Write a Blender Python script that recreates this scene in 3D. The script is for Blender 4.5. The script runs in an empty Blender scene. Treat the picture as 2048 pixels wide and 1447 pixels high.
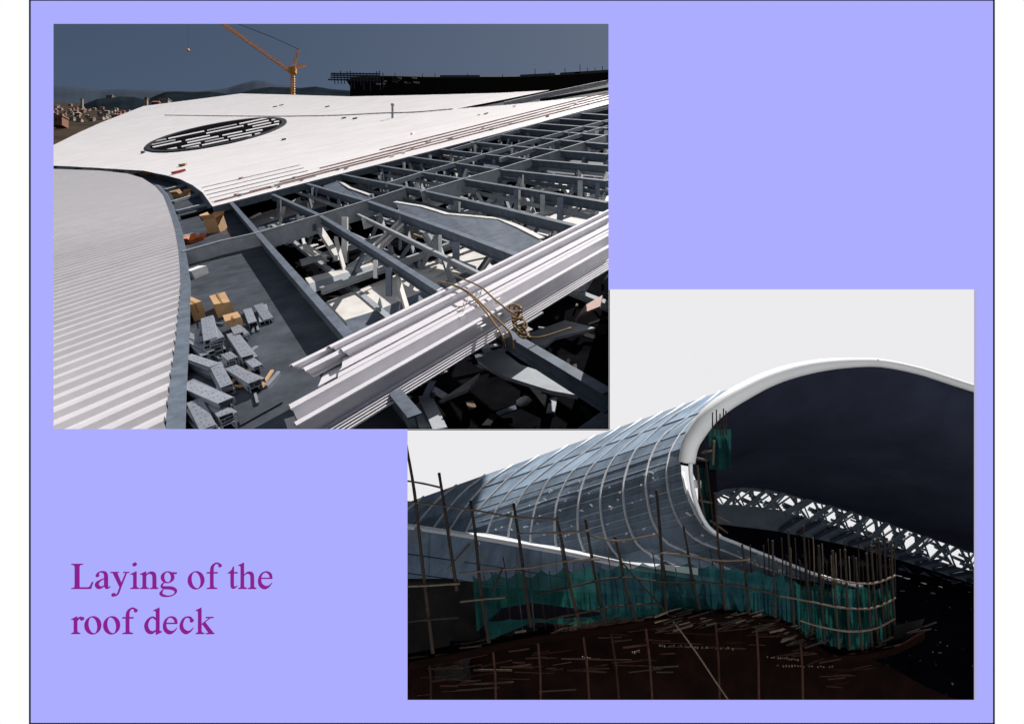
import bpy, math, random
from mathutils import Vector, Matrix
from mathutils.geometry import tessellate_polygon
random.seed(7)
scene = bpy.context.scene
col = scene.collection

# ------------------------------------------------------------------ camera, sky, sun, exposure
F = 1300.0                # focal length in photo pixels (2048 wide)
CZ = 16.0                 # eye height
EXPO = 0.65
cam_d = bpy.data.cameras.new('camera'); cam = bpy.data.objects.new('camera', cam_d); col.objects.link(cam)
cam.location = (0, 0, CZ); cam.rotation_euler = (math.radians(90), 0, 0)
cam_d.sensor_width = 36; cam_d.lens = 36*F/2048; cam_d.clip_start = .1; cam_d.clip_end = 12000
scene.camera = cam
SUN = Vector((.31, .48, .82)).normalized()
world = bpy.data.worlds.new('World'); scene.world = world; world.use_nodes = True
wn = world.node_tree.nodes; wl = world.node_tree.links
sky = wn.new('ShaderNodeTexSky'); sky.sky_type = 'NISHITA'; sky.sun_disc = False
sky.sun_elevation = math.asin(SUN.z); sky.sun_rotation = math.atan2(SUN.x, SUN.y)
sky.air_density = 1.0; sky.dust_density = 1.5; sky.ozone_density = 2.2
wl.new(sky.outputs[0], wn['Background'].inputs[0]); wn['Background'].inputs[1].default_value = .02
sl = bpy.data.lights.new('sun', 'SUN'); sl.energy = 5.0; sl.angle = math.radians(.5); sl.color = (1, .955, .9)
so = bpy.data.objects.new('sun', sl); col.objects.link(so); so.location = (60, 40, 120)
so.rotation_euler = SUN.to_track_quat('Z', 'Y').to_euler()
scene.view_settings.view_transform = 'Standard'; scene.view_settings.look = 'None'
scene.view_settings.exposure = EXPO; scene.view_settings.gamma = 1
scene.render.resolution_x = 1024; scene.render.resolution_y = 723

# ------------------------------------------------------------------ helpers
def srgb(r, g, b):
    f = lambda c: (c/255/12.92) if c <= 10 else ((c/255+.055)/1.055)**2.4
    return (f(r), f(g), f(b), 1)

def mat(name, c, rough=.6, metal=0., vary=.15, scale=4., bump=0., bscale=30., c2=None, spec=.5, streak=None, objvar=0.):
    m = bpy.data.materials.new(name); m.use_nodes = True
    n = m.node_tree.nodes; l = m.node_tree.links; b = n['Principled BSDF']
    b.inputs['Roughness'].default_value = rough; b.inputs['Metallic'].default_value = metal
    b.inputs['Specular IOR Level'].default_value = spec
    tc = n.new('ShaderNodeTexCoord'); src = tc.outputs['Object']
    if streak:
        mp = n.new('ShaderNodeMapping'); mp.inputs['Scale'].default_value = streak
        l.new(src, mp.inputs[0]); src = mp.outputs[0]
    nz = n.new('ShaderNodeTexNoise'); nz.inputs['Scale'].default_value = scale; nz.inputs['Detail'].default_value = 6
    nz.inputs['Roughness'].default_value = .65
    l.new(src, nz.inputs[0])
    rp = n.new('ShaderNodeValToRGB'); rp.color_ramp.elements[0].position = .3; rp.color_ramp.elements[1].position = .72
    c = tuple(c)[:3]
    lo = tuple(x*(1-vary) for x in c) if c2 is None else tuple(c2)[:3]
    hi = tuple(min(1, x*(1+vary)) for x in c) if c2 is None else c
    rp.color_ramp.elements[0].color = (*lo, 1); rp.color_ramp.elements[1].color = (*hi, 1)
    l.new(nz.outputs[0], rp.inputs[0]); out = rp.outputs[0]
    if objvar:
        oi = n.new('ShaderNodeObjectInfo'); mr = n.new('ShaderNodeMapRange')
        mr.inputs[3].default_value = 1-objvar; mr.inputs[4].default_value = 1+objvar
        l.new(oi.outputs['Random'], mr.inputs[0])
        hs = n.new('ShaderNodeHueSaturation'); l.new(mr.outputs[0], hs.inputs['Value']); l.new(out, hs.inputs['Color']); out = hs.outputs[0]
    l.new(out, b.inputs['Base Color'])
    if bump:
        n2 = n.new('ShaderNodeTexNoise'); n2.inputs['Scale'].default_value = bscale; n2.inputs['Detail'].default_value = 4
        l.new(tc.outputs['Object'], n2.inputs[0])
        bp = n.new('ShaderNodeBump'); bp.inputs['Strength'].default_value = bump; bp.inputs['Distance'].default_value = .05
        l.new(n2.outputs[0], bp.inputs['Height']); l.new(bp.outputs[0], b.inputs['Normal'])
    return m

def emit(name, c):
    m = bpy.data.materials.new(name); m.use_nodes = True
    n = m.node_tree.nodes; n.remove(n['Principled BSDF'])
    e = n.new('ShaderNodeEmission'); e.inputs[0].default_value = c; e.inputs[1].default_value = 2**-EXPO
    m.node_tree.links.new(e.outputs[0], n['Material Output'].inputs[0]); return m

def net_mat(name, c, alpha):
    m = bpy.data.materials.new(name); m.use_nodes = True
    n = m.node_tree.nodes; l = m.node_tree.links; n.remove(n['Principled BSDF'])
    d = n.new('ShaderNodeBsdfDiffuse'); t = n.new('ShaderNodeBsdfTranslucent'); tr = n.new('ShaderNodeBsdfTransparent')
    tc = n.new('ShaderNodeTexCoord'); nz = n.new('ShaderNodeTexNoise'); nz.inputs['Scale'].default_value = 1.6; nz.inputs['Detail'].default_value = 5
    l.new(tc.outputs['Object'], nz.inputs[0])
    rp = n.new('ShaderNodeValToRGB'); rp.color_ramp.elements[0].color = (c[0]*.5, c[1]*.5, c[2]*.6, 1); rp.color_ramp.elements[1].color = c
    rp.color_ramp.elements[0].position = .35; rp.color_ramp.elements[1].position = .65
    l.new(nz.outputs[0], rp.inputs[0]); l.new(rp.outputs[0], d.inputs[0]); l.new(rp.outputs[0], t.inputs[0])
    a = n.new('ShaderNodeMixShader'); a.inputs[0].default_value = .45; l.new(d.outputs[0], a.inputs[1]); l.new(t.outputs[0], a.inputs[2])
    b = n.new('ShaderNodeMixShader'); b.inputs[0].default_value = alpha; l.new(tr.outputs[0], b.inputs[1]); l.new(a.outputs[0], b.inputs[2])
    l.new(b.outputs[0], n['Material Output'].inputs[0]); return m

class MB:
    def __init__(s): s.v = []; s.f = []
    def add(s, vs, fs):
        o = len(s.v); s.v += [tuple(x) for x in vs]; s.f += [tuple(o+i for i in f) for f in fs]
    def quad(s, a, b, c, d): s.add([a, b, c, d], [(0, 1, 2, 3)])
    def hexa(s, p):   # 8 corners: bottom 4, top 4
        s.add(p, [(3, 2, 1, 0), (4, 5, 6, 7), (0, 1, 5, 4), (1, 2, 6, 5), (2, 3, 7, 6), (3, 0, 4, 7)])
    def box(s, c, d):
        x, y, z = c; a, b, e = d[0]/2, d[1]/2, d[2]/2
        s.hexa([(x-a, y-b, z-e), (x+a, y-b, z-e), (x+a, y+b, z-e), (x-a, y+b, z-e),
                (x-a, y-b, z+e), (x+a, y-b, z+e), (x+a, y+b, z+e), (x-a, y+b, z+e)])
    def bar(s, a, b, w, h, up=Vector((0, 0, 1)), top=0.):   # box from a to b; its top face `top` above the line
        a = Vector(a); b = Vector(b); t = (b-a).normalized(); sd = t.cross(up)
        if sd.length < 1e-4: sd = t.cross(Vector((0, 1, 0)))
        sd.normalize(); u = sd.cross(t).normalized()
        p = []
        for k in (top-h, top):
            p += [a-sd*w/2+u*k, a+sd*w/2+u*k, b+sd*w/2+u*k, b-sd*w/2+u*k]
        s.hexa(p)
    def ibeam(s, a, b, w, h, up, t=.03):
        s.bar(a, b, w, t, up, 0); s.bar(a, b, t, h-2*t, up, -t); s.bar(a, b, w, t, up, -h+t)
    def tube(s, pts, r, n=6, caps=True):
        pts = [Vector(p) for p in pts]; rr = r if isinstance(r, (list, tuple)) else [r]*len(pts)
        ref = None; rings = []
        for i, p in enumerate(pts):
            t = (pts[min(i+1, len(pts)-1)]-pts[max(i-1, 0)])
            if t.length < 1e-9: t = Vector((0, 0, 1))
            t.normalize()
            if ref is None:
                ref = t.cross(Vector((0, 1, .3)));
                if ref.length < 1e-3: ref = t.cross(Vector((1, 0, 0)))
            ref = (ref-t*ref.dot(t)).normalized(); bi = t.cross(ref)
            rings.append([p+(ref*math.cos(2*math.pi*k/n)+bi*math.sin(2*math.pi*k/n))*rr[i] for k in range(n)])
        vs = [v for rg in rings for v in rg]; fs = []
        for i in range(len(rings)-1):
            for k in range(n):
                fs.append((i*n+k, i*n+(k+1) % n, (i+1)*n+(k+1) % n, (i+1)*n+k))
        if caps: fs += [tuple(range(n))[::-1], tuple((len(rings)-1)*n+k for k in range(n))]
        s.add(vs, fs)
    def prism(s, front, back):
        n = len(front); fr = [Vector(p) for p in front]
        tris = tessellate_polygon([fr])
        s.add(list(front)+list(back), [tuple(t) for t in tris]+[tuple(n+i for i in reversed(t)) for t in tris]
              + [(i, n+i, n+(i+1) % n, (i+1) % n) for i in range(n)])
    def grid(s, rows):
        m = len(rows[0]); s.add([p for r in rows for p in r],
              [(i*m+j, i*m+j+1, (i+1)*m+j+1, (i+1)*m+j) for i in range(len(rows)-1) for j in range(m-1)])
    def build(s, name, m, parent=None, smooth=False):
        me = bpy.data.meshes.new(name); me.from_pydata(s.v, [], s.f); me.update()
        me.materials.append(m)
        if smooth:
            for p in me.polygons: p.use_smooth = True
        o = bpy.data.objects.new(name, me); col.objects.link(o)
        if parent:
            o.parent = parent; o.matrix_parent_inverse = Matrix.Translation(-parent.location) if parent.type == 'EMPTY' and parent.rotation_euler.x == 0 and parent.get('_w') else Matrix()
        return o

def thing(name, label, cat, loc=(0, 0, 0), group=None, frame=None):
    o = bpy.data.objects.new(name, None); col.objects.link(o); o.empty_display_size = .2
    if frame is not None: o.matrix_world = frame
    else: o.location = loc; o['_w'] = 1
    o['label'] = label; o['category'] = cat
    if group: o['group'] = group
    return o
def tag(o, label, cat, group=None):
    o['label'] = label; o['category'] = cat
    if group: o['group'] = group
    return o
def struct(o): o['kind'] = 'structure'; return o
def fill(m, size):  # flat quads helper kept tiny
    return m

def P(px, py, d): return Vector(((px-1024)/F*d, d, CZ+(723.5-py)/F*d))
def interp(tab, x):
    if x <= tab[0][0]: return tab[0][1]
    for (a, b), (c, d) in zip(tab, tab[1:]):
        if x <= c: return b+(d-b)*(x-a)/(c-a)
    return tab[-1][1]
def catmull(pts, n):
    out = []; m = len(pts)
    for i in range(m-1):
        p0 = pts[max(i-1, 0)]; p1 = pts[i]; p2 = pts[i+1]; p3 = pts[min(i+2, m-1)]
        for k in range(n):
            t = k/n
            out.append(tuple(.5*(2*b+(c-a)*t+(2*a-5*b+4*c-d)*t*t+(3*b-a-3*c+d)*t**3) for a, b, c, d in zip(p0, p1, p2, p3)))
    out.append(tuple(pts[-1])); return out

# roof plane of the upper view
HV = 6.0; CV = 55.0
def yv(px): return 274-.168*(px-347)
def depth1(px, py, drop=0.):
    u = py-yv(px); ue = .5*(u+math.sqrt(u*u+4*CV*CV)); return (HV+drop)*F/ue
def S(px, py, h=0., drop=0.):
    return P(px, py, depth1(px, py, drop))+N1*h
VP1 = (2129., -25.); VP2 = (347., 274.)
E1 = Vector(((VP1[0]-1024)/F, 1, (723.5-VP1[1])/F)).normalized()
E2 = Vector(((VP2[0]-1024)/F, 1, (723.5-VP2[1])/F)).normalized()
N1 = E1.cross(E2).normalized()
if N1.z < 0: N1 = -N1
def plane_frame(p, yaw=0.):
    x = (E1*math.cos(yaw)+N1.cross(E1)*math.sin(yaw)).normalized(); y = N1.cross(x).normalized()
    m = Matrix.Identity(4)
    for i, v in enumerate((x, y, N1)):
        for k in range(3): m[k][i] = v[k]
    m.translation = p; return m

def clip(poly, a, b, keep):   # half plane by the line a-b
    out = []; n = len(poly)
    sd = lambda p: ((b[0]-a[0])*(p[1]-a[1])-(b[1]-a[1])*(p[0]-a[0]))*keep
    for i in range(n):
        p, q = poly[i], poly[(i+1) % n]; sp, sq = sd(p), sd(q)
        if sp >= 0: out.append(p)
        if (sp > 0 and sq < 0) or (sp < 0 and sq > 0):
            t = sp/(sp-sq); out.append((p[0]+(q[0]-p[0])*t, p[1]+(q[1]-p[1])*t))
    return out
def area(poly): return abs(sum(a[0]*b[1]-b[0]*a[1] for a, b in zip(poly, poly[1:]+poly[:1])))/2

# ------------------------------------------------------------------ materials
M = {}
M['lavender'] = emit('glowing_lavender_page', srgb(173, 173, 255))  # emission added so page and letters keep full brightness
M['white_page'] = emit('glowing_white_page', (1, 1, 1, 1))  # glow added to what would be a shaded white wall
M['purple'] = emit('glowing_purple_letter', srgb(138, 33, 142))
M['grey_shadow'] = emit('glowing_grey_shadow', srgb(176, 174, 206))  # colour of a drawn shadow line
M['black'] = mat('black_paint', (.002, .002, .002), .9, vary=.1, spec=0)
M['liner'] = mat('dark_liner', (.006, .006, .008), 1, spec=0)
M['sky2'] = emit('bright_overcast_sky', srgb(236, 235, 237))
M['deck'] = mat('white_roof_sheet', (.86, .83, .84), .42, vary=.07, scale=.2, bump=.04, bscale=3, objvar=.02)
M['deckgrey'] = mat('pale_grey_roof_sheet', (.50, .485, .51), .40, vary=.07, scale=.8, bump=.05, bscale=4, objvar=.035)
M['bundle'] = mat('galvanised_white_sheet', (.58, .565, .605), .48, vary=.08, scale=1.5, bump=.06, bscale=8, objvar=.04)
M['seam'] = mat('brown_joint', (.36, .23, .21), .7)
M['steel'] = mat('dark_blue_grey_paint', (.105, .128, .165), .5, vary=.32, scale=2.2, bump=.05, objvar=.12, spec=.25)
M['steelmid'] = mat('grey_primer_paint', (.31, .335, .365), .5, vary=.18, scale=2., bump=.05, objvar=.08, spec=.25)
M['steelwhite'] = mat('pale_sunlit_steel', (.62, .60, .58), .55, vary=.14, scale=1.3, bump=.05, objvar=.08)  # brightness of sunlit posts and plates put into the pale colour
M['gutter'] = mat('gutter_steel', (.046, .053, .068), .55, vary=.5, scale=.9, bump=.08, bscale=6, spec=.2)
M['valley'] = mat('dark_valley_steel', (.025, .03, .038), .7, vary=.4, scale=.3, spec=.1)
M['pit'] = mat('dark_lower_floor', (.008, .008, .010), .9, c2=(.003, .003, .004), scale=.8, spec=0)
M['carton'] = mat('brown_cardboard', (.42, .25, .12), .85, vary=.12, scale=3, objvar=.1)
M['tape'] = mat('brown_tape', (.25, .14, .06), .5)
M['rubbish'] = mat('dusty_brown_board', (.07, .045, .03), .9, objvar=.4)
M['orange'] = mat('orange_plastic', (.55, .16, .04), .5)
M['bracket'] = mat('galvanised_bracket', (.30, .32, .37), .4, metal=.35, vary=.2, scale=5, objvar=.15)
M['hole'] = mat('hole_dark', (.008, .008, .010), .9, spec=0)
M['rope'] = mat('brown_rope', (.17, .095, .035), .9, vary=.35, scale=30)
M['crane'] = mat('yellow_orange_crane_paint', (.85, .45, .08), .5, vary=.1)
M['farroof'] = mat('black_unfinished_roof', (.006, .007, .007), .9, spec=.1)
M['farroof2'] = mat('dark_roof_edge', (.05, .055, .07), .8)
M['hillfar'] = mat('hazy_distant_hill', (.042, .055, .078), 1, vary=.15, scale=.004, spec=0)  # haze of distance put into the lighter blue
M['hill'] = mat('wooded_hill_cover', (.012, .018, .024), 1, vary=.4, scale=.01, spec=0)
M['terrain'] = mat('town_ground', (.085, .055, .045), 1, c2=(.020, .026, .020), scale=.022, spec=0)
M['roofred'] = mat('red_tile_roof', (.30, .10, .07), .8, objvar=.25)
M['housew'] = mat('pale_render', (.42, .37, .32), .8, objvar=.35)
M['houseo'] = mat('orange_brick', (.36, .17, .10), .8, objvar=.2)
M['window'] = mat('dark_window', (.03, .03, .04), .2)
M['shell'] = mat('blue_grey_roof_lining', (.235, .315, .42), .75, vary=.3, scale=.6, bump=.08, bscale=3, objvar=.2, spec=.08)
M['shelldark'] = mat('dark_roof_joint', (.05, .06, .08), .7)
M['rib'] = mat('pale_rib_batten', (.82, .84, .88), .5, vary=.06)
M['rib2'] = mat('grey_lap_strip', (.45, .50, .56), .5)
M['rim'] = mat('white_rim_cladding', (.80, .81, .82), .45, vary=.04, scale=1)
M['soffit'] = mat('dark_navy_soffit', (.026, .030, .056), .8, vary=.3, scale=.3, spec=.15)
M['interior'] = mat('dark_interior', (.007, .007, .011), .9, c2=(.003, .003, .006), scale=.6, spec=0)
M['girder'] = mat('dark_blue_girder', (.06, .085, .115), .6, vary=.25, scale=1)
M['bamboo'] = mat('dark_bamboo', (.026, .019, .015), .8, spec=.15, vary=.4, scale=6, objvar=.3)
M['bamboolight'] = mat('weathered_bamboo', (.105, .080, .062), .8, spec=.15, vary=.35, scale=6, objvar=.35)
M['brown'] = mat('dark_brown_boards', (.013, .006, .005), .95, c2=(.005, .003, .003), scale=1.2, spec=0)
M['redcane'] = mat('dark_red_cane', (.036, .017, .013), .9, vary=.4, objvar=.5, spec=.1)
M['net'] = net_mat('green_net', (.015, .086, .076, 1), .84)
M['net2'] = net_mat('blue_green_net', (.012, .056, .062, 1), .86)
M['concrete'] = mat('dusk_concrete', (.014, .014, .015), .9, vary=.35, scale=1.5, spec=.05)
M['ground'] = mat('site_earth', (.05, .045, .04), 1, vary=.3, scale=.1)
M['white'] = mat('white_bits', (.7, .7, .72), .6)
M['red'] = mat('red_cloth', (.45, .05, .05), .8)

# ------------------------------------------------------------------ ground and display wall
g = MB(); g.quad((-6000, -400, -40), (6000, -400, -40), (6000, 9000, -40), (-6000, 9000, -40))
struct(g.build('ground', M['ground']))
D0 = 10.0
def B(px, py, y=D0): v = P(px, py, D0); v.y = y; return v
board = thing('display_board', 'large lavender display board with added glow and two viewing windows in a white surround', 'display board', (0, D0, -40))
def slab(mb, x0, y0, x1, y1, yf, yb):
    a = [B(x0, y1, yf), B(x1, y1, yf), B(x1, y0, yf), B(x0, y0, yf)]; b = [Vector((p.x, yb, p.z)) for p in a]
    mb.hexa([a[0], a[1], b[1], b[0], a[3], a[2], b[2], b[3]])
W1 = (107, 48, 1217, 857.5); W2 = (815, 578.5, 1948, 1398.5)
xs = [60, 107, 815, 1217, 1948, 1988]; ys = [0, 48, 578.5, 857.5, 1398.5, 1446]
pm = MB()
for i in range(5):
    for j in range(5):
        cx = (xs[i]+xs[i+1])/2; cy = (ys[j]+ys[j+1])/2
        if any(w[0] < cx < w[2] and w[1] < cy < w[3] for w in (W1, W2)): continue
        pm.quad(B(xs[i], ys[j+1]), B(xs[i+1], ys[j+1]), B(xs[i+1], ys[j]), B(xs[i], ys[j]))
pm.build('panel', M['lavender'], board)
bk = MB()   # dark back sheet, openings cut wider so that the reveals undercut
xb = [60, 100, 808, 1224, 1955, 1988]; yb = [0, 42, 572, 864, 1405, 1446]
for i in range(5):
    for j in range(5):
        cx = (xs[i]+xs[i+1])/2; cy = (ys[j]+ys[j+1])/2
        if any(w[0] < cx < w[2] and w[1] < cy < w[3] for w in (W1, W2)): continue
        bk.quad(B(xb[i], yb[j], D0+.012), B(xb[i+1], yb[j], D0+.012), B(xb[i+1], yb[j+1], D0+.012), B(xb[i], yb[j+1], D0+.012))
bk.build('back_sheet', M['liner'], board)
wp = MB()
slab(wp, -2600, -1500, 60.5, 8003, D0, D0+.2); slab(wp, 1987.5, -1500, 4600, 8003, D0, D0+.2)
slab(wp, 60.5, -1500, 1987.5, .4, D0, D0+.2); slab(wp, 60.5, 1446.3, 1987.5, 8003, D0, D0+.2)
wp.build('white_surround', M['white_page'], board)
for x0, y0, x1, y1 in ((59, .2, 61.6, 1447), (1986, .2, 1988.6, 1447), (61.6, 0, 1986, 2.1), (61.6, 1444.3, 1986, 1446.6)):
    b_ = MB(); slab(b_, x0, y0, x1, y1, D0-.012, D0-.001); b_.build('border_strip', M['black'], board)
b_ = MB(); slab(b_, 1948, 580, 1952.5, 1398.5, D0-.006, D0-.001); b_.build('edge_shadow', M['grey_shadow'], board)  # grey strip painted in for the shadow along the window side
# splayed liner between the two windows
ln = MB()
fa = [P(1218, 579, 10.02), P(1218, 859, 10.02), P(1218, 859, 30), P(1218, 579, 30)]
ln.prism(fa, [p+Vector((.012, 0, 0)) for p in fa])
fb = [P(815, 858.4, 10.02), P(1218, 858.4, 10.02), P(1218, 858.4, 30), P(815, 858.4, 30)]
ln.prism(fb, [p+Vector((0, 0, -.012)) for p in fb])
ln.build('window_liner', M['liner'], board)

# ------------------------------------------------------------------ caption lettering
SC = 430/2048.
def ring(cx, cy, rx, ry, ix, iy, tilt=0.):
    return ('ring', cx, cy, rx, ry, ix, iy, tilt)
def serif(x0, x1, s0, s1): return ('poly', [(x0, 0), (x0, -7), (x0+(s0-x0)*.7, -11), (s0, -24), (s1, -24), (s1+(x1-s1)*.3, -11), (x1, -7), (x1, 0)])
def flag(s0, s1, top, x0): return ('poly', [(x0, top+22), (s1-8, top), (s1, top), (s1, top+40), (s0, top+40), (s0-4, top+28), (x0, top+28)])
GL = {
 'L': [('poly', [(32, -8), (32, -232), (72, -232), (72, -8)]), ('poly', [(0, -237), (108, -237), (108, -230), (86, -227), (72, -212), (32, -212), (22, -227), (0, -230)]),
       ('poly', [(0, 0), (0, -7), (22, -10), (32, -24), (72, -24), (76, -13), (150, -13), (176, -25), (194, -65), (205, -65), (184, 0)])],
 'a': [('dot', 22, -126, 15), ('stroke', [(20, -130, 22), (30, -152, 14), (60, -162, 12), (92, -152, 22), (103, -122, 31), (104, -45, 31), (109, -16, 28), (124, -8, 14), (147, -27, 6)]),
       ('stroke', [(100, -103, 8), (50, -80, 16), (22, -58, 26), (17, -33, 31), (36, -13, 27), (62, -14, 18), (92, -35, 8)])],
 'y': [('poly', [(20, -154), (57, -154), (104, -44), (90, -8)]), ('stroke', [(148, -152, 11), (98, -30, 13), (72, 38, 14), (52, 60, 16), (28, 58, 22)]), ('dot', 26, 57, 17),
       ('poly', [(0, -160), (75, -160), (75, -152), (0, -152)]), ('poly', [(122, -160), (175, -160), (175, -152), (122, -152)])],
 'i': [('poly', [(28, -8), (28, -135), (56, -135), (56, -8)]), flag(28, 56, -164, 0), serif(0, 80, 28, 56), ('dot', 40, -232, 18)],
 'n': [('poly', [(25, -8), (25, -135), (55, -135), (55, -8)]), flag(25, 55, -164, 0), serif(0, 80, 25, 55),
       ('stroke', [(54, -125, 8), (80, -150, 14), (110, -151, 24), (134, -126, 31), (136, -8, 31)]), serif(95, 170, 121, 151)],
 'g': [ring(76, -110, 63, 56, 34, 48), ('poly', [(108, -156), (162, -156), (162, -141), (120, -141)]),
       ('stroke', [(46, -62, 12), (24, -40, 15), (22, -20, 17), (48, -11, 25), (110, -8, 27), (146, 8, 24), (154, 30, 18), (130, 58, 11), (75, 71, 11), (26, 60, 20), (13, 42, 24), (22, 20, 14), (40, 0, 8)])],
 'o': [ring(77, -81, 78, 86, 45, 77, .12)],
 'f': [('stroke', [(47, -8, 30), (47, -165, 30), (54, -212, 25), (80, -240, 16), (108, -240, 12), (124, -224, 20)]), ('dot', 126, -220, 15),
       ('poly', [(0, -158), (102, -158), (102, -147), (0, -147)]), serif(0, 97, 32, 62)],
 't': [('poly', [(0, -150), (10, -158), (38, -182), (52, -212), (58, -212), (58, -146), (0, -146)]), ('stroke', [(43, -150, 29), (43, -42, 29), (50, -16, 27), (70, -13, 15), (95, -33, 6)]),
       ('poly', [(50, -158), (93, -158), (93, -147), (50, -147)])],
 'h': [('poly', [(22, -8), (22, -225), (52, -225), (52, -8)]), flag(22, 52, -247, 0), serif(0, 80, 22, 52),
       ('stroke', [(51, -125, 8), (78, -150, 14), (108, -151, 24), (130, -126, 31), (132, -8, 31)]), serif(92, 170, 117, 147)],
 'e': [('poly', [(25, -104), (135, -104), (135, -95), (25, -95)]), ('stroke', [(124, -102, 22), (114, -140, 22), (75, -161, 11), (34, -140, 18), (15, -90, 26), (24, -40, 32), (60, -13, 32), (100, -22, 18), (134, -60, 5)])],
 'r': [('poly', [(25, -8), (25, -135), (53, -135), (53, -8)]), flag(25, 53, -164, 0), serif(0, 82, 25, 53), ('stroke', [(52, -122, 8), (74, -152, 15), (98, -152, 22)]), ('dot', 103, -144, 16)],
 'd': [('stroke', [(114, -135, 12), (80, -158, 13), (40, -135, 23), (17, -80, 32), (36, -26, 32), (75, -12, 24), (114, -36, 10)]),
       ('poly', [(112, -4), (112, -225), (142, -225), (142, -4)]), flag(112, 142, -247, 88), ('poly', [(112, 5), (112, -20), (142, -28), (165, -22), (165, -15), (122, 5)])],
 'c': [('dot', 114, -126, 17), ('stroke', [(114, -132, 22), (98, -154, 15), (70, -160, 11), (36, -140, 20), (15, -85, 28), (26, -40, 32), (60, -14, 32), (98, -24, 17), (132, -62, 5)])],
 'k': [('poly', [(22, -8), (22, -225), (52, -225), (52, -8)]), flag(22, 52, -247, 0), serif(0, 80, 22, 52), ('stroke', [(50, -86, 10), (92, -118, 11), (138, -154, 10)]),
       ('poly', [(62, -98), (84, -114), (166, -8), (126, -8)]), ('poly', [(97, -7), (175, -7), (175, 0), (97, 0)]), ('poly', [(97, -160), (167, -160), (167, -152), (97, -152)])]}
cap = thing('caption_lettering', 'purple serif lettering reading Laying of the roof deck on lavender board', 'lettering', (0, D0, -40))
def letter(ch, X, base):
    mb = MB(); k = 0
    def put(poly):
        nonlocal k, mb
        y = D0-.022-.0012*k; k += 1
        # drop repeats
        pts = [p for i, p in enumerate(poly) if (Vector(p)-Vector(poly[i-1])).length > .05]
        fr = [B(130+(X+p[0])*SC, 1100+(base+p[1])*SC, y) for p in pts]
        mb.prism(fr, [Vector((p.x, D0-.001, p.z)) for p in fr])
    for s in GL[ch]:
        if s[0] == 'poly': put(s[1])
        elif s[0] == 'dot' and ch == 'i':
            keep = mb; mb = MB(); put([(s[1]+s[3]*math.cos(a*math.pi/10), s[2]+s[3]*math.sin(a*math.pi/10)) for a in range(20)]); mb.build('letter_dot', M['purple'], cap); mb = keep
        elif s[0] == 'dot': put([(s[1]+s[3]*math.cos(a*math.pi/10), s[2]+s[3]*math.sin(a*math.pi/10)) for a in range(20)])
        elif s[0] == 'stroke':
            pt = catmull(s[1], 6)
            for i in range(len(pt)-1):   # one quad per step: ribbon
                pass
            L, R = [], []
            for i, p in enumerate(pt):
                a = pt[max(i-1, 0)]; b = pt[min(i+1, len(pt)-1)]; t = Vector((b[0]-a[0], b[1]-a[1]));
                if t.length < 1e-6: t = Vector((0, 1))
                t.normalize(); w = max(p[2], 2)/2
                L.append((p[0]-t.y*w, p[1]+t.x*w)); R.append((p[0]+t.y*w, p[1]-t.x*w))
            y = D0-.022-.0012*k; k += 1
            f = lambda p: B(130+(X+p[0])*SC, 1100+(base+p[1])*SC, y)
            fl = [f(p) for p in L]; frr = [f(p) for p in R]
            bl = [Vector((p.x, D0-.001, p.z)) for p in fl]; br = [Vector((p.x, D0-.001, p.z)) for p in frr]
            mb.grid([fl, frr]); mb.grid([bl, fl]); mb.grid([frr, br])
        else:
            _, cx, cy, rx, ry, ix, iy, tl = s
            y = D0-.022-.0012*k; k += 1
            o_, i_ = [], []
            for a in range(41):
                an = a*2*math.pi/40
                o_.append(B(130+(X+cx+rx*math.cos(an))*SC, 1100+(base+cy+ry*math.sin(an))*SC, y))
                x_, y_ = ix*math.cos(an), iy*math.sin(an)
                x_, y_ = x_*math.cos(tl)+y_*math.sin(tl)*.5, y_*math.cos(tl)+x_*math.sin(tl)*.9
                i_.append(B(130+(X+cx+x_)*SC, 1100+(base+cy+y_)*SC, y))
            mb.grid([o_, i_])
            mb.grid([[Vector((p.x, D0-.001, p.z)) for p in o_], o_]); mb.grid([i_, [Vector((p.x, D0-.001, p.z)) for p in i_]])
    mb.build('letter', M['purple'], cap)
for ch, X in zip('Layingofthe', (68, 292, 440, 628, 720, 905, 1175, 1355, 1553, 1655, 1842)): letter(ch, X, 362)
for ch, X in zip('roofdeck', (66, 193, 372, 553, 760, 938, 1097, 1250)): letter(ch, X, 790)

# ================================================================== UPPER WINDOW: roof with deck being laid
# ---- far hills, town ground
t = MB(); rows = []
for r in range(14):
    py = 330-r*9.6; d = 300*140/(py-178)
    rows.append([P(px, py+random.uniform(-.8, .8), d) for px in range(20, 900, 40)])
t.grid(rows); struct(t.build('terrain', M['terrain']))
def hill(prof, d, m, name='hill'):
    mb = MB(); pts = []
    for (a, b), (c, e) in zip(prof, prof[1:]):
        n = max(2, int((c-a)/4))
        for k in range(n): pts.append((a+(c-a)*k/n, b+(e-b)*k/n+random.uniform(-.2, .2)))
    pts.append(prof[-1])
    mb.grid([[P(x, y+45, d*.8) for x, y in pts], [P(x, y+16, d*.9) for x, y in pts], [P(x, y+6, d*.95) for x, y in pts],
             [P(x, y, d) for x, y in pts], [P(x, y+30, d*1.2) for x, y in pts]])
    return struct(mb.build(name, m, None, True))
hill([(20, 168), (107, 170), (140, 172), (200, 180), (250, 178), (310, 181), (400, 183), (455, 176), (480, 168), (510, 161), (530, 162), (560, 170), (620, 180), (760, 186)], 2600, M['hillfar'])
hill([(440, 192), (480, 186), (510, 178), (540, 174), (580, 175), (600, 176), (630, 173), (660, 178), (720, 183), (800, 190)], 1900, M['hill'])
hill([(300, 196), (330, 184), (352, 183), (390, 184), (420, 183), (470, 190)], 1700, M['hill'])
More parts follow.
